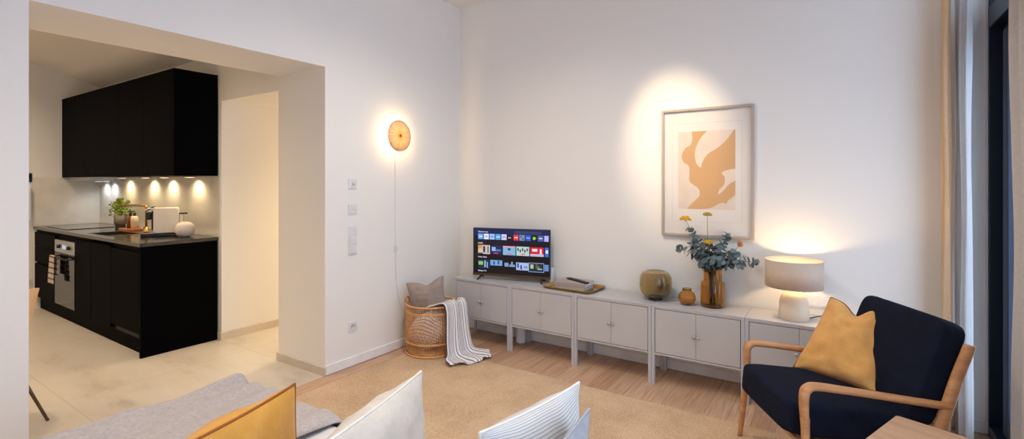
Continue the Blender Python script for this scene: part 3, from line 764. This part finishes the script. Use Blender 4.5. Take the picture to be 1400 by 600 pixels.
# double socket on back wall behind lamp
t = thing('power_socket', 'white double socket strip on the wall behind the table lamp', 'socket', (3.05, 0, .645))
mk('cover_frame', B(-.075, .075, -.008, 0, -.04, .04), M['whiteplastic'], t, bevel=.002)
for x in (-.036, .036): mk('insert', B(x - .028, x + .028, -.012, -.008, -.028, .028), M['whiteplastic'], t, bevel=.001)
t = thing('cable', 'black cable lying on the cabinet top by the lamp', 'cable', (3.05, -.05, .56))
mk('wire', MB().tube(catmull([(-.04, -.1, .004), (.02, 0, .004), (.1, .02, .004), (.2, 0, .004)], 8), .003, 6), M['blackplastic'], t)

# ------------------------------------------------------------------ basket with throw and cushion
bk = thing('laundry_basket', 'open rattan basket with leather handles standing in the corner', 'basket', (.288, -.715, .0105))
R0, HB = .212, .405
mb = MB()
for k in range(84):
    a = 2 * PI * k / 84; c, s_ = math.cos(a), math.sin(a)
    mb.tube([((R0 - .012) * c, (R0 - .012) * s_, .006), (R0 * c, R0 * s_, .03), ((R0 + .002) * c, (R0 + .002) * s_, HB)], .0022, 4)
for k in range(44):
    for d in (1, -1):
        pts = []
        for j in range(9):
            f = j / 8; a = 2 * PI * k / 44 + d * f * .55; pts.append(((R0 + .004) * math.cos(a), (R0 + .004) * math.sin(a), .11 + f * .23))
        mb.tube(pts, .0018, 4)
mk('woven_side', mb, M['rattan'], bk)
for z, r in ((.008, .008), (.10, .0045), (.108, .0045), (.345, .0045), (.353, .0045)):
    mk('hoop', MB().tube([((R0 + .003) * math.cos(2 * PI * k / 60), (R0 + .003) * math.sin(2 * PI * k / 60), z + .001) for k in range(60)], r, 6, cyc=True), M['rattan'], bk)

mk('rim', MB().tube([((R0 + .001) * math.cos(2 * PI * k / 60), (R0 + .001) * math.sin(2 * PI * k / 60), HB) for k in range(60)], .008, 8, cyc=True), M['rattan'], bk)
mk('bottom', MB().lathe([(0, .004), (R0 - .01, .004), (R0 - .01, .012), (0, .012)], n=48), M['rattan'], bk)
for a in (math.radians(28), math.radians(208)):
    c, s_ = math.cos(a), math.sin(a); pts = []
    for k in range(13):
        f = PI * k / 12; pts.append((R0 * c - s_ * .05 * math.cos(f), R0 * s_ + c * .05 * math.cos(f), HB + .045 * math.sin(f)))
    mk('handle', MB().tube(pts, .006, 8), M['leather'], bk)

th = thing('throw_blanket', 'black and white striped throw spilling out of the basket to the floor', 'throw', (.288, -.715, 0))
prof = [(-.08, .36, .07), (.02, .395, .10), (.12, .425, .125), (.19, .447, .13), (.232, .444, .13), (.252, .40, .13), (.262, .32, .135), (.272, .22, .145), (.288, .12, .155), (.31, .055, .165), (.345, .034, .175), (.40, .03, .18), (.455, .028, .18), (.49, .024, .17), (.515, .016, .15)]
pp = catmull(prof, 6)
def thr(a, b):
    f = b * (len(pp) - 1); i = min(int(f), len(pp) - 2); q = pp[i].lerp(pp[i + 1], f - i); q2 = (pp[i + 1] - pp[i])
    tx, tz = q2.x, q2.y; l = math.hypot(tx, tz) or 1; nx, nz = -tz / l * -1, tx / l * 1
    w_ = (a - .5) * 2
    am = .009 + .010 * b
    d = am * .7 * (math.sin(w_ * 7 + 1.5 * math.sin(b * 3)) + .25 * math.sin(w_ * 15 + b * 4)) + .012 * b * noise.noise(Vector((a * 3, b * 6, 2)))
    fl = max(0, (b - .62) / .38)
    yy = w_ * q.z + .02 * math.sin(b * 5) - .0 * fl + fl * .05 * (w_ + .3)
    x = q.x + (-tz / l) * -d * -1 if False else q.x + tz / l * -d
    z = q.y + tx / l * d
    x += fl * .05 * noise.noise(Vector((a * 4, b * 5, 7))) + fl * .09 * -(w_ ** 2) + fl * .03 * w_
    z += fl * .022 * abs(math.sin(w_ * 5 + b * 9)) * (1 - .6 * fl)
    return (x, yy, max(z, .0185))
mk('draped_end', MB().grid(thr, 70, 90), M['stripethrow'], th, solid=.004, offset=1)
def blob(a, b):
    thh = a * 2 * PI; ph = -PI / 2 + PI * b
    r = 1 + .14 * noise.noise(Vector((math.cos(thh) * 2, math.sin(thh) * 2, b * 5)))
    return (.01 + .172 * r * math.cos(ph) * math.cos(thh), -.01 + .172 * r * math.cos(ph) * math.sin(thh), .195 + .162 * r * math.sin(ph) + .02 * math.cos(thh))
mk('bundled_end', MB().grid(blob, 48, 32, uvfn=lambda a, b: (b * 1.2 + .35 * math.sin(a * 6.28), a)), M['stripethrow'], th)

pillow('cushion', (.13, -.80, .30), (.40, -.64, .30), (.375, -.67, .64), (.075, -.80, .565), .10, M['taupe'], M['taupe'],
       'taupe linen cushion with two pointed corners standing in the rattan basket', dent=.13, pull=.08, seed=3, dw=.4, dc=.1)

# ------------------------------------------------------------------ armchair
ac = thing('armchair', 'black armchair with pale oak frame beside the window curtains', 'armchair', (2.895, -1.095, 0.0105), math.atan2(.51, .86))
def frame_side(s):
    l = .29 * s; lo = .345 * s
    mk('leg', MB().tube(catmull([(-.02, lo, 0), (-.012, .325 * s, .15), (-.003, .30 * s, .34), (0, l, .40)], 6), [.013 + .007 * k / 18 for k in range(19)], 12), M['chairwood'], ac)
    arm = catmull([(0, l, .38), (-.004, l, .45), (-.002, l, .505), (.012, l, .528), (.05, l, .536), (.2, l, .518), (.4, l, .49), (.56, l, .468), (.60, l, .462)], 8)
    mk('armrest', MB().tube(arm, [.019 + .004 * math.sin(PI * min(1, k / 40)) for k in range(len(arm))], 14, sq=(.85, 1.15)), M['chairwood'], ac)
    post = catmull([(.535, l, .28), (.585, l, .44), (.63, l, .58), (.675, l, .70), (.682, l, .725)], 6)
    mk('back_post', MB().tube(post, [.024 - .004 * k / len(post) for k in range(len(post))], 14, sq=(1.2, .8)), M['chairwood'], ac)
    mk('leg', MB().tube([(.52, l, .33), (.56, .30 * s, .2), (.62, .315 * s, .0)], [.021, .019, .013], 12), M['chairwood'], ac)
for s in (1, -1): frame_side(s)
mb = MB(); mb.box(.0, .56, -.29, .29, .255, .275); mb.tube([(.02, -.29, .265), (.02, .29, .265)], .016, 10); mb.tube([(.53, -.29, .275), (.53, .29, .275)], .016, 10)
mk('seat_frame', mb, M['chairwood'], ac)
mb = MB(); puff_box(mb, .31, .262, .075, Matrix.Translation((.245, 0, .35)) @ Matrix.Rotation(math.radians(5), 4, 'Y'), e=.22, puff=.018)
mk('seat_cushion', mb, M['navy'], ac)
mb = MB(); puff_box(mb, .24, .272, .062, Matrix.Translation((.575, 0, .585)) @ Matrix.Rotation(math.radians(-70), 4, 'Y'), e=.22, puff=.02)
mk('back_cushion', mb, M['navy'], ac)

pillow('cushion', (2.962, -.775, .435), (3.325, -.925, .425), (3.375, -.66, .775), (3.13, -.565, .79), .085, M['mustard'], M['mustardpipe'],
       'mustard linen cushion with rust piping leaning in the black armchair', dent=.14, pull=.07, seed=1, dw=.4, dc=.1, ex=.42, wr=.010, pr=.006)

# ------------------------------------------------------------------ side table (right foreground)
tb = thing('side_table', 'square oak side table in front of the armchair, at the bottom right', 'table', (3.358, -1.33, 0.0105), math.radians(-21))
mk('table_top', MB().prism(rounded_rect(0, .46, -.62, 0, .012, 4), .462, .489), M['tablewood'], tb, bevel=.003)
for x, y in ((.05, -.05), (.41, -.05), (.05, -.57), (.41, -.57)):
    mk('leg', MB().tube([(x, y, 0), (x, y, .462)], [.014, .02], 12), M['chairwood'], tb)

# ------------------------------------------------------------------ daybed
db = thing('daybed', 'low upholstered daybed under the grey throw in the foreground', 'daybed', (0, 0, 0.0105))
mk('frame', B(.66, 2.62, -3.75, -2.55, .12, .27), M['upholstery'], db, bevel=.02)
for x, y in ((.72, -2.62), (2.55, -2.62), (.72, -3.68), (2.55, -3.68)): mk('leg', B(x - .02, x + .02, y - .02, y + .02, 0, .12), M['chairwood'], db, bevel=.003)
mb = MB(); puff_box(mb, .975, .6, .075, Matrix.Translation((1.64, -3.15, .345)), e=.1, n=48)
mk('mattress', mb, M['mattress'], db)
def sheetfn(x0, x1, y0, y1, zt, drop_y, wr, seed, dropx=0, waves=0):
    # surface with a drop along the far (+y) edge and optionally along the x0 edge
    def fn(a, b):
        s = a * (x1 - x0 + dropx) - dropx; q = b * (y1 - y0 + drop_y)
        x = x0 + max(s, 0); dz = 0; r = .03
        if s < 0: dz -= -s; x = x0 - .012 * math.sin(min(1, -s / .06) * PI / 2)
        y = y0 + min(q, y1 - y0)
        if q > y1 - y0: e = q - (y1 - y0); dz -= e; y = y1 + .012 * math.sin(min(1, e / .06) * PI / 2)
        edge = min(1, max(0, (y1 - y) / .05)) * min(1, max(0, (x - x0) / .05) if dropx else 1)
        z = zt + dz - (1 - edge) ** 2 * .015
        nn = noise.noise(Vector((x * 3.0 + seed, y * 1.2, seed)))
        f = (math.sin((x * 1.0 + y * .22) * waves + 3 * nn) + .6 * math.sin((x * 1.0 + y * .05) * waves * 1.9 + 5 * nn)) if waves else 0
        z += -wr * 1.9 * abs(noise.noise(Vector((x * 7 + y * 1.5, y * 1.3 - x, seed + 11)))) * (1 if waves else 0)
        z += wr * (nn + .5 * noise.noise(Vector((x * 14, y * 4, seed + 3)))) + wr * .45 * f
        if dz < 0:
            y += .012 * math.sin(x * 31 + seed) * min(1, -dz * 5) * (1 if q > y1 - y0 else 0)
            x -= .012 * math.sin(y * 31 + seed) * min(1, -dz * 5) * (1 if s < 0 else 0)
        return (x, y, z)
    return fn
tag(mk('duvet', MB().grid(sheetfn(1.40, 2.6, -3.76, -2.535, .432, .14, .008, 5, waves=0), 90, 70, uvfn=lambda a, b: (a, b)), M['duvet'], solid=.006, offset=1),
    'white finely striped bedspread on the daybed beside the grey throw', 'bedspread')
tag(mk('throw_blanket', MB().grid(sheetfn(.632, 1.46, -3.76, -2.515, .474, .30, .024, 2, dropx=.3, waves=19), 130, 130), M['throwgrey'], solid=.006, offset=1),
    'crinkled grey gauze throw spread over the foot of the daybed', 'throw')
mb = MB(); puff_box(mb, .06, .6, .2, Matrix.Translation((2.74, -3.2, .45)), e=.25)
pillow('cushion', (1.66, -3.36, .50), (1.76, -2.90, .46), (1.745, -2.915, .80), (1.90, -3.33, .815), .095, M['mustard2'], M['mustardpipe'],
       'deep mustard cushion with brown piping on the daybed at the bottom', dent=0, pull=.05, seed=5, pr=.004)
pillow('cushion', (2.04, -3.10, .50), (2.02, -2.62, .46), (2.002, -2.622, .80), (2.17, -3.13, .82), .09, M['linenwhite'], M['linenpipe'],
       'off-white linen cushion with a tall corner at the bottom centre', dent=0, pull=.05, seed=8)
pillow('cushion', (2.38, -2.86, .50), (2.47, -2.42, .46), (2.482, -2.415, .80), (2.46, -2.90, .84), .085, M['stripecushion'], M['linenpipe'],
       'cream and blue ticking stripe cushion beside the grey cushion at the bottom', dent=0, pull=.07, seed=11, wr=.003)
pillow('cushion', (2.54, -2.98, .50), (2.575, -2.57, .45), (2.585, -2.565, .80), (2.62, -2.98, .80), .04, M['greylinen'], M['greylinen'],
       'grey linen cushion just right of the ticking stripe cushion at the bottom', dent=0, pull=.05, seed=14)

# ------------------------------------------------------------------ kitchen
KY, KB, KX = -2.15, -1.556, -4.445   # front plane, back plane, left end
def kcab(name, x0, x1, label, doors, ztop=.895, cat='cabinet'):
    t = thing(name, label, cat, (x0, 0, 0))
    mk('carcass', B(.001, x1 - x0 - .001, KY + .022, KB - .004, .15, ztop), M['black'], t)
    for (z0, z1) in doors:
        mk('drawer' if name == 'drawer_cabinet' else 'door', B(.0015, x1 - x0 - .0015, KY + .002, KY + .0205, z0, z1), M['black'], t, bevel=.001)
    return t
kcab('drawer_cabinet', KX, -3.73, 'black drawer cabinet at the far left end of the kitchen run', [(.15, .52), (.54, .71), (.715, .87)])
kcab('kitchen_cabinet', -3.12, -2.69, 'black base cabinet door right of the oven', [(.15, .87)])
kcab('kitchen_cabinet', -2.685, -2.205, 'black base cabinet under the sink and brass tap', [(.15, .87)], ztop=.70)
dw = kcab('dishwasher', -2.20, -1.585, 'black fronted dishwasher next to the kitchen end panel', [(.19, .855)], cat='dishwasher')
mk('vent_slot', B(.12, .6, KY + .004, KY + .021, .155, .185), M['blackgap'], dw)
tag(mk('end_panel', B(-1.582, -1.556, KY - .004, KB - .004, 0, .905), M['black'], bevel=.001), 'tall black end panel facing the living room, closing the base cabinets', 'panel')
tag(mk('kitchen_plinth', B(KX, -1.583, KY + .05, KY + .065, 0, .148), M['black']), 'black plinth board along the foot of the kitchen cabinets', 'plinth')
# worktop with sink cut-out
sx0, sx1, sy0, sy1 = -2.935, -2.45, -2.09, -1.825
# sink sits over two cabinets' space; keep the basin shallow over the left cabinet
mb = MB(); mb.box(KX, sx0, KY - .012, KB, .906, .935); mb.box(sx1, -1.55, KY - .012, KB, .906, .935); mb.box(sx0, sx1, KY - .012, sy0, .906, .935); mb.box(sx0, sx1, sy1, KB, .906, .935)
tag(mk('worktop', mb, M['worktop']), 'thin dark stone worktop running over the black base cabinets', 'worktop')
sk = thing('sink', 'black recessed sink with a thin brass rim in the worktop', 'sink', (sx0, sy0, .906))
dx, dy = sx1 - sx0, sy1 - sy0
mb = MB(); mb.box(.004, dx - .004, .004, dy - .004, -.008, -.002); mb.box(.002, .006, .002, dy - .002, -.002, .029); mb.box(dx - .006, dx - .002, .002, dy - .002, -.002, .029); mb.box(.006, dx - .006, .002, .006, -.002, .029); mb.box(.006, dx - .006, dy - .006, dy - .002, -.002, .029)
mk('basin', mb, M['blackgap'], sk)
mb = MB(); 
for q in ((-.008, .002, -.008, dy + .008), (dx - .002, dx + .008, -.008, dy + .008), (.002, dx - .002, -.008, .002), (.002, dx - .002, dy - .002, dy + .008)): mb.box(q[0], q[1], q[2], q[3], .0292, .0315)
mk('rim', mb, M['brass'], sk)
mk('drain', MB().lathe([(0, -.002), (.03, -.002), (.03, .001), (0, .001)], (dx / 2, dy / 2, 0), 20), M['brass'], sk)
tag(mk('cooktop', MB().prism(rounded_rect(-4.2, -3.55, -2.1, -1.66, .01), .9353, .941), M['ovenglass']), 'black glass cooktop set on the left part of the worktop', 'cooktop')
# oven
ov = thing('oven', 'built-in steel and dark glass oven with a towel over its handle', 'oven', (-3.727, 0, 0))
mk('carcass', B(.001, .604, KY + .022, KB - .004, .152, .895), M['black'], ov)
mk('door', B(.004, .601, KY - .002, KY + .02, .165, .70), M['ovenglass'], ov, bevel=.003)
mk('control_panel', B(.004, .601, KY - .002, KY + .02, .705, .835), M['steel'], ov, bevel=.002)
RF = Matrix.Rotation(PI / 2, 4, 'X')
for x in (.15, .45): mk('dial', MB().lathe([(0, 0), (.02, 0), (.018, .02), (0, .022)], n=20, M4=Matrix.Translation((x, KY - .002, .77)) @ RF), M['blackplastic'], ov)
mk('display', B(.24, .36, KY - .0035, KY - .002, .75, .79), emis('oven_display', (200, 220, 255), .6), ov)
mb = MB(); mb.tube([(.03, KY - .045, .665), (.575, KY - .045, .665)], .009, 10); mb.tube([(.06, KY - .045, .665), (.06, KY, .665)], .007, 8); mb.tube([(.545, KY - .045, .665), (.545, KY, .665)], .007, 8)
mk('handle', mb, M['blackplastic'], ov)
def towel(a, b):
    L_ = .50; s_ = (b - .42) * L_; x = (a - .5) * .17
    r = .0125
    if abs(s_) < r * PI / 2: an = s_ / r; y = -math.sin(an) * r * 1; z = math.cos(an) * r
    else: y = (-1 if s_ > 0 else 1) * r; z = -(abs(s_) - r * PI / 2)
    y += -.006 * math.sin(a * 16) * min(1, abs(s_) * 6) * (1 if s_ > 0 else .3) - (.008 * min(1, abs(s_) * 4) if s_ > 0 else 0)
    return (x * (1 - .12 * math.sin(b * 3)), y, z)
tw = mk('tea_towel', MB().grid(towel, 24, 40, uvfn=lambda a, b: (a, b)), striped('tea_towel_stripe', (206, 192, 180), (110, 98, 92), 9, .3, 'V'), solid=.002)
tw.location = (-3.585, KY - .045, .667); tag(tw, 'striped greige tea towel folded over the oven handle', 'towel')
# upper cabinets
UB, UF, U0, U1 = -1.557, -1.912, 1.49, 2.407
def ucab(x0, x1, label, hood=False):
    t = thing('wall_cabinet', label, 'cabinet', (x0, 0, 0))
    mk('carcass', B(.001, x1 - x0 - .001, UF + .02, UB, U0 + .004, U1), M['black'], t)
    mk('door', B(.0015, x1 - x0 - .0015, UF, UF + .019, U0, U1), M['black'], t, bevel=.001)
    if hood: mk('extractor', B(.05, x1 - x0 - .05, UF + .05, UB - .03, U0 - .035, U0 + .004), M['steel'], t, bevel=.003)
    return t
ucab(-4.445, -3.67, 'black wall cabinet at the far left end, with steel extractor below', True)
ucab(-3.67, -2.76, 'wide black wall cabinet second from the left')
ucab(-2.76, -2.185, 'black wall cabinet third from the left')
uc = ucab(-2.185, -1.582, 'black wall cabinet nearest the living room, with the exposed side')
mk('side_panel', B(.605, .629, UF, UB, U0, U1), M['black'], uc, bevel=.001)
ul = []
for i, (x, cold) in enumerate(((-4.2, 1), (-3.96, 1), (-3.50, 0), (-2.88, 0), (-2.445, 0), (-1.91, 0))):
    zt = U0 - .035 if cold else U0
    lab = ('small cool white spotlight under the extractor above the hob' if cold else 'small warm spotlight under the black wall cabinets')
    t = thing('cabinet_spotlight', lab, 'spotlight', (x, -1.64, zt), 0, 'cool spotlights under the extractor' if cold else 'warm spotlights under the wall cabinets')
    mk('housing', B(-.06, .06, -.03, .03, -.012, -.001), M['steel'], t, bevel=.002)
    mk('lens', B(-.045, .045, -.02, .02, -.0135, -.0122), emis('spot_lens_cool' if cold else 'spot_lens_warm', (225, 235, 255) if cold else (255, 214, 150), 4), t)
    ul.append((x, zt, cold))
# counter items
ZT = .9352
t = thing('potted_herb', 'green herb plant in a grey pot at the back of the worktop', 'plant', (-3.36, -1.70, ZT))
mk('pot', MB().lathe([(.0, 0), (.045, 0), (.046, .04), (.056, .042), (.06, .14), (.055, .14), (.05, .12), (0, .12)], n=32), M['potgrey'], t)
rnd = random.Random(4); mb = MB(); sm_ = MB()
for k in range(60):
    a = rnd.uniform(0, 2 * PI); q = rnd.uniform(0, .10); h = rnd.uniform(.08, .22) - q * .5
    e = Vector((q * math.cos(a), q * math.sin(a), .13 + h)); sm_.tube([(0, 0, .12), e * .6 + Vector((0, 0, .05)), e], .0015, 4)
    for j in range(4):
        leaf_disc(mb, e + Vector((rnd.uniform(-.015, .015), rnd.uniform(-.015, .015), -j * .02)), (rnd.uniform(-1, 1), rnd.uniform(-1, 1), rnd.uniform(0, 1)), .013, j)
mk('leaves', mb, M['herb'], t); mk('stems', sm_, M['herb'], t)
tag(mk('cutting_board', MB().prism(rounded_rect(-3.13, -2.86, -1.80, -1.66, .02), ZT, ZT + .018), M['boardwood'], bevel=.002), 'small wooden board under the soap bottles', 'board')
def bottle(x, y, m, label, r=.032, h=.13):
    t = thing('soap_bottle', label, 'bottle', (x, y, ZT + .0185))
    mk('body', MB().lathe([(0, 0), (r, 0), (r, h * .85), (r * .7, h * .97), (.012, h), (0, h)], n=28), m, t)
    mb = MB(); mb.lathe([(0, h), (.013, h), (.013, h + .03), (.005, h + .032), (.005, h + .05), (0, h + .05)], n=16); mb.tube([(0, 0, h + .047), (-.04, -.01, h + .047)], .005, 6)
    mk('pump', mb, M['blackplastic'], t)
bottle(-3.03, -1.72, M['soapbrown'], 'brown soap bottle with black pump on the wooden board')
bottle(-2.94, -1.715, M['soap'], 'cream soap bottle with black pump, right of the brown one', .034)
fc = thing('kitchen_tap', 'brushed brass kitchen tap with a square arch over the sink', 'tap', (-2.60, -1.735, ZT))
pth = [(0, 0, 0), (0, 0, .2)] + [(0 - .03 * (1 - math.cos(k * PI / 12)) * .86, -.03 * (1 - math.cos(k * PI / 12)) * .5, .235 + .03 * math.sin(k * PI / 12)) for k in range(7)] + [(-.23, -.13, .265)]
mk('spout', MB().tube(pth, .0105, 12), M['brass'], fc)
mk('base', MB().lathe([(0, 0), (.024, 0), (.024, .006), (.017, .01), (.017, .055), (0, .055)], n=24), M['brass'], fc)
mk('lever', MB().tube([(.0, -.0, .045), (.05, -.045, .05), (.075, -.06, .052)], [.009, .007, .006], 8), M['chrome'], fc)
cm = thing('coffee_machine', 'cream capsule coffee machine with black drip tray on the worktop', 'coffee machine', (-2.05, -1.775, ZT), math.radians(64))
# local x = to the back
mk('body', MB().prism(rounded_rect(-.095, .10, .03, .262, .02), -.05, .05, M4=RF), M['cream'], cm, bevel=.006)
mb = MB(); mb.box(-.19, .10, -.048, .048, 0, .028); mk('base_tray', mb, M['blackplastic'], cm, bevel=.006)
mb = MB(); mb.box(-.110, -.095, -.035, .035, .06, .235); mk('front_panel', mb, M['blackplastic'], cm, bevel=.004)
mk('spout', MB().box(-.155, -.11, -.025, .025, .155, .225), M['blackplastic'], cm, bevel=.01)
mk('lever', MB().tube([(-.16, 0, .235), (-.13, 0, .255), (-.08, 0, .266)], .012, 10), M['chrome'], cm)
mk('water_tank', MB().prism(rounded_rect(.101, .135, -.045, .045, .012), .001, .20), M['cream'], cm)
mk('tank_lid', B(.101, .165, -.046, .046, .2005, .212), M['blackplastic'], cm)
t = thing('round_pot', 'round cream ceramic pot with a dark opening at the worktop corner', 'pot', (-1.81, -1.72, ZT))
pr = [(0, 0), (.035, 0), (.06, .015), (.076, .045), (.079, .075), (.070, .108), (.05, .128), (.024, .135), (.02, .132), (.02, .12), (0, .12)]
mk('body', MB().lathe(pr, n=40), M['potwhite'], t)
mk('opening', MB().lathe([(0, .1205), (.0195, .1205), (.0195, .123), (0, .123)], n=24), M['leather'], t)
# left kitchen wall bits
t = thing('wall_control', 'small black control panel on the wall left of the splashback', 'control panel', (-4.45, -2.19, 1.485))
mk('frame', B(0, .01, -.05, .02, -.05, .05), M['blackplastic'], t, bevel=.002); mk('screen', B(.01, .011, -.04, .01, -.02, .03), M['ovenglass'], t)
mb = MB(); mb.box(-4.449, -4.40, -2.75, -2.185, 1.0, 1.38); tag(mk('wall_panel', mb, M['whiteplastic'], bevel=.005), 'white flat panel fixed on the wall left of the kitchen run', 'panel')
plate_x('power_socket', 'white power socket on the far kitchen wall above the chair', 'socket', -2.205, .30, 1, ['socket'], x=-4.45)
# kitchen chair
kc = thing('dining_chair', 'beige tub dining chair with thin metal legs, half hidden by the wall', 'chair', (-1.03, -3.12, 0))
def shell(a, b):
    th_ = a * 2 * PI; r = .15 + .085 * b ** .8; zt = .79 - .10 * (1 + math.cos(th_ + 2.6)) / 2
    z = .40 + (zt - .40) * b
    return (r * math.cos(th_), r * math.sin(th_), z)
sh = MB().grid(shell, 48, 16); mk('shell', sh, M['shellbeige'], kc, solid=.012)
mk('seat', MB().lathe([(0, .385), (.14, .385), (.152, .40), (.16, .44), (.14, .455), (0, .46)], n=40), M['shellbeige'], kc)
for sx in (1, -1):
    for sy in (1, -1): mk('leg', MB().tube([(.09 * sx, .09 * sy, .39), (.233 * sx, .225 * sy, 0)], [.011, .008], 10), M['metalleg'], kc)

# ------------------------------------------------------------------ lights
def light(kind, loc, power, col, size=.05, rot=None, **k):
    l = bpy.data.lights.new(kind.lower(), kind); l.energy = power; l.color = col
    if kind == 'AREA': l.shape = 'DISK'; l.size = size
    else: l.shadow_soft_size = size
    for a_, v_ in k.items(): setattr(l, a_, v_)
    o = bpy.data.objects.new('light', l); C.objects.link(o); o.location = loc
    if rot: o.rotation_euler = rot
    return o
def aim(o, t):
    d = Vector(t) - o.location; o.rotation_euler = d.to_track_quat('-Z', 'Y').to_euler()
WARM = (1, .72, .42); WARM2 = (1, .80, .56)
o = light('SPOT', (1.95, -1.3, 3.10), 170, (1, .76, .50), .05, spot_size=math.radians(33), spot_blend=1.0); aim(o, (2.14, 0, 1.76))
pt = thing('ceiling_spotlight', 'small white ceiling spotlight aimed at the framed picture', 'spotlight', (1.95, -1.3, H))
dd = (Vector((2.14, 0, 1.76)) - Vector((1.95, -1.3, 3.10))).normalized()
mk('mount', MB().lathe([(0, -.012), (.04, -.012), (.04, -.0005), (0, -.0005)], n=28), M['whiteplastic'], pt)
mk('head', MB().tube([Vector((0, 0, -.012)), Vector((0, 0, -.03)), Vector((0, 0, -.04)) - dd * .02, Vector((0, 0, -.05)) + dd * .01], [.01, .02, .03, .03], 20), M['whiteplastic'], pt)
for x, zt, cold in ul:
    o = light('SPOT', (x, -1.63, zt - .02), 3 if cold else 6, (.85, .92, 1) if cold else (1, .76, .45), .012, spot_size=math.radians(150), spot_blend=.9); aim(o, (x, -1.57, .9))
def downlight(x, y, z, power, col, label, ang=120):  # unseen ceiling fixture, added for the light it gives
    t = thing('fill_downlight', label, 'downlight', (x, y, z), 0, 'added unseen ceiling downlights')
    mk('ring', MB().lathe([(.045, -.004), (.06, -.004), (.06, -.0005), (.045, -.0005)], n=32), M['whiteplastic'], t)
    mk('lens', MB().lathe([(0, -.003), (.045, -.003), (.045, -.001), (0, -.001)], n=32), emis('fill_downlight_lens', (255, 225, 180), 6), t)
    o = light('SPOT', (x, y, z - .02), power, col, .06, spot_size=math.radians(ang), spot_blend=.8)
for x, y, lab in ((-3.4, -3.0, 'added unseen downlight in the kitchen ceiling near the far wall'), (-1.6, -3.0, 'added unseen downlight in the kitchen ceiling near the opening'), (-2.6, -4.3, 'added unseen downlight in the kitchen ceiling over the dining area')):
    downlight(x, y, CH(y) - .003, 90, (1, .77, .53), lab, 140)  # added to give the kitchen its warm light from above
downlight(-1.05, .1, 2.168, 100, (1, .77, .50), 'added unseen downlight in the corridor ceiling', 150)
downlight(-1.05, 1.3, 2.168, 100, (1, .77, .50), 'added unseen downlight at the end of the corridor ceiling', 150)  # both corridor lamps are added for its warm brightness
for x, y, lab in ((1.45, -1.6, 'added unseen fill downlight in the living room ceiling over the rug'), (2.5, -2.5, 'added unseen fill downlight in the living room ceiling above the armchair'),
                  (1.9, -5.0, 'added unseen fill downlight in the ceiling at the back of the living room'), (2.7, -4.8, 'added unseen fill downlight in the ceiling behind the daybed')):
    downlight(x, y, H - .001, (88 if x < 2 else 64) if y > -4 else 72, (1, .895, .76), lab, 150)  # out of view, added as general fill for the living room
# daylight through the window
wd = bpy.data.worlds.new('dusk_sky'); S.world = wd; wd.use_nodes = True
nt = wd.node_tree; bg = nt.nodes['Background']; tcw = nt.nodes.new('ShaderNodeTexCoord'); sx_ = nt.nodes.new('ShaderNodeSeparateXYZ'); rp = nt.nodes.new('ShaderNodeValToRGB')
nt.links.new(tcw.outputs['Generated'], sx_.inputs[0]); nt.links.new(sx_.outputs[2], rp.inputs[0])
rp.color_ramp.elements[0].position = 0; rp.color_ramp.elements[0].color = (.46, .56, .76, 1); rp.color_ramp.elements[1].position = .6; rp.color_ramp.elements[1].color = (.64, .77, .97, 1)
nt.links.new(rp.outputs[0], bg.inputs[0]); bg.inputs[1].default_value = 4.3
l = bpy.data.lights.new('window_portal', 'AREA'); l.shape = 'RECTANGLE'; l.size = 4.6; l.size_y = 3.1; l.cycles.is_portal = True
o = bpy.data.objects.new('window_portal', l); C.objects.link(o); o.location = (4.02, -2.3, 1.58); o.rotation_euler = (0, PI / 2, 0)
o.rotation_euler = Vector((-1, 0, 0)).to_track_quat('-Z', 'Y').to_euler()

# ------------------------------------------------------------------ camera
cam = bpy.data.cameras.new('camera'); co = bpy.data.objects.new('camera', cam); C.objects.link(co)
cam.sensor_width = 36; cam.lens = 36 * 675 / 1400; cam.shift_y = -50.5 / 1400; cam.clip_start = .02
co.location = (3.166, -3.829, 1.43); co.rotation_euler = (PI / 2, 0, math.atan2(447, 675))
S.camera = co
S.view_settings.view_transform = 'Standard'; S.view_settings.look = 'None'; S.view_settings.gamma = 1; S.view_settings.use_curve_mapping = False
S.view_settings.exposure = 0.22
S.cycles.max_bounces = 10; S.cycles.diffuse_bounces = 6; S.cycles.transparent_max_bounces = 16; S.cycles.sample_clamp_indirect = 6
S.cycles.caustics_reflective = False; S.cycles.caustics_refractive = False
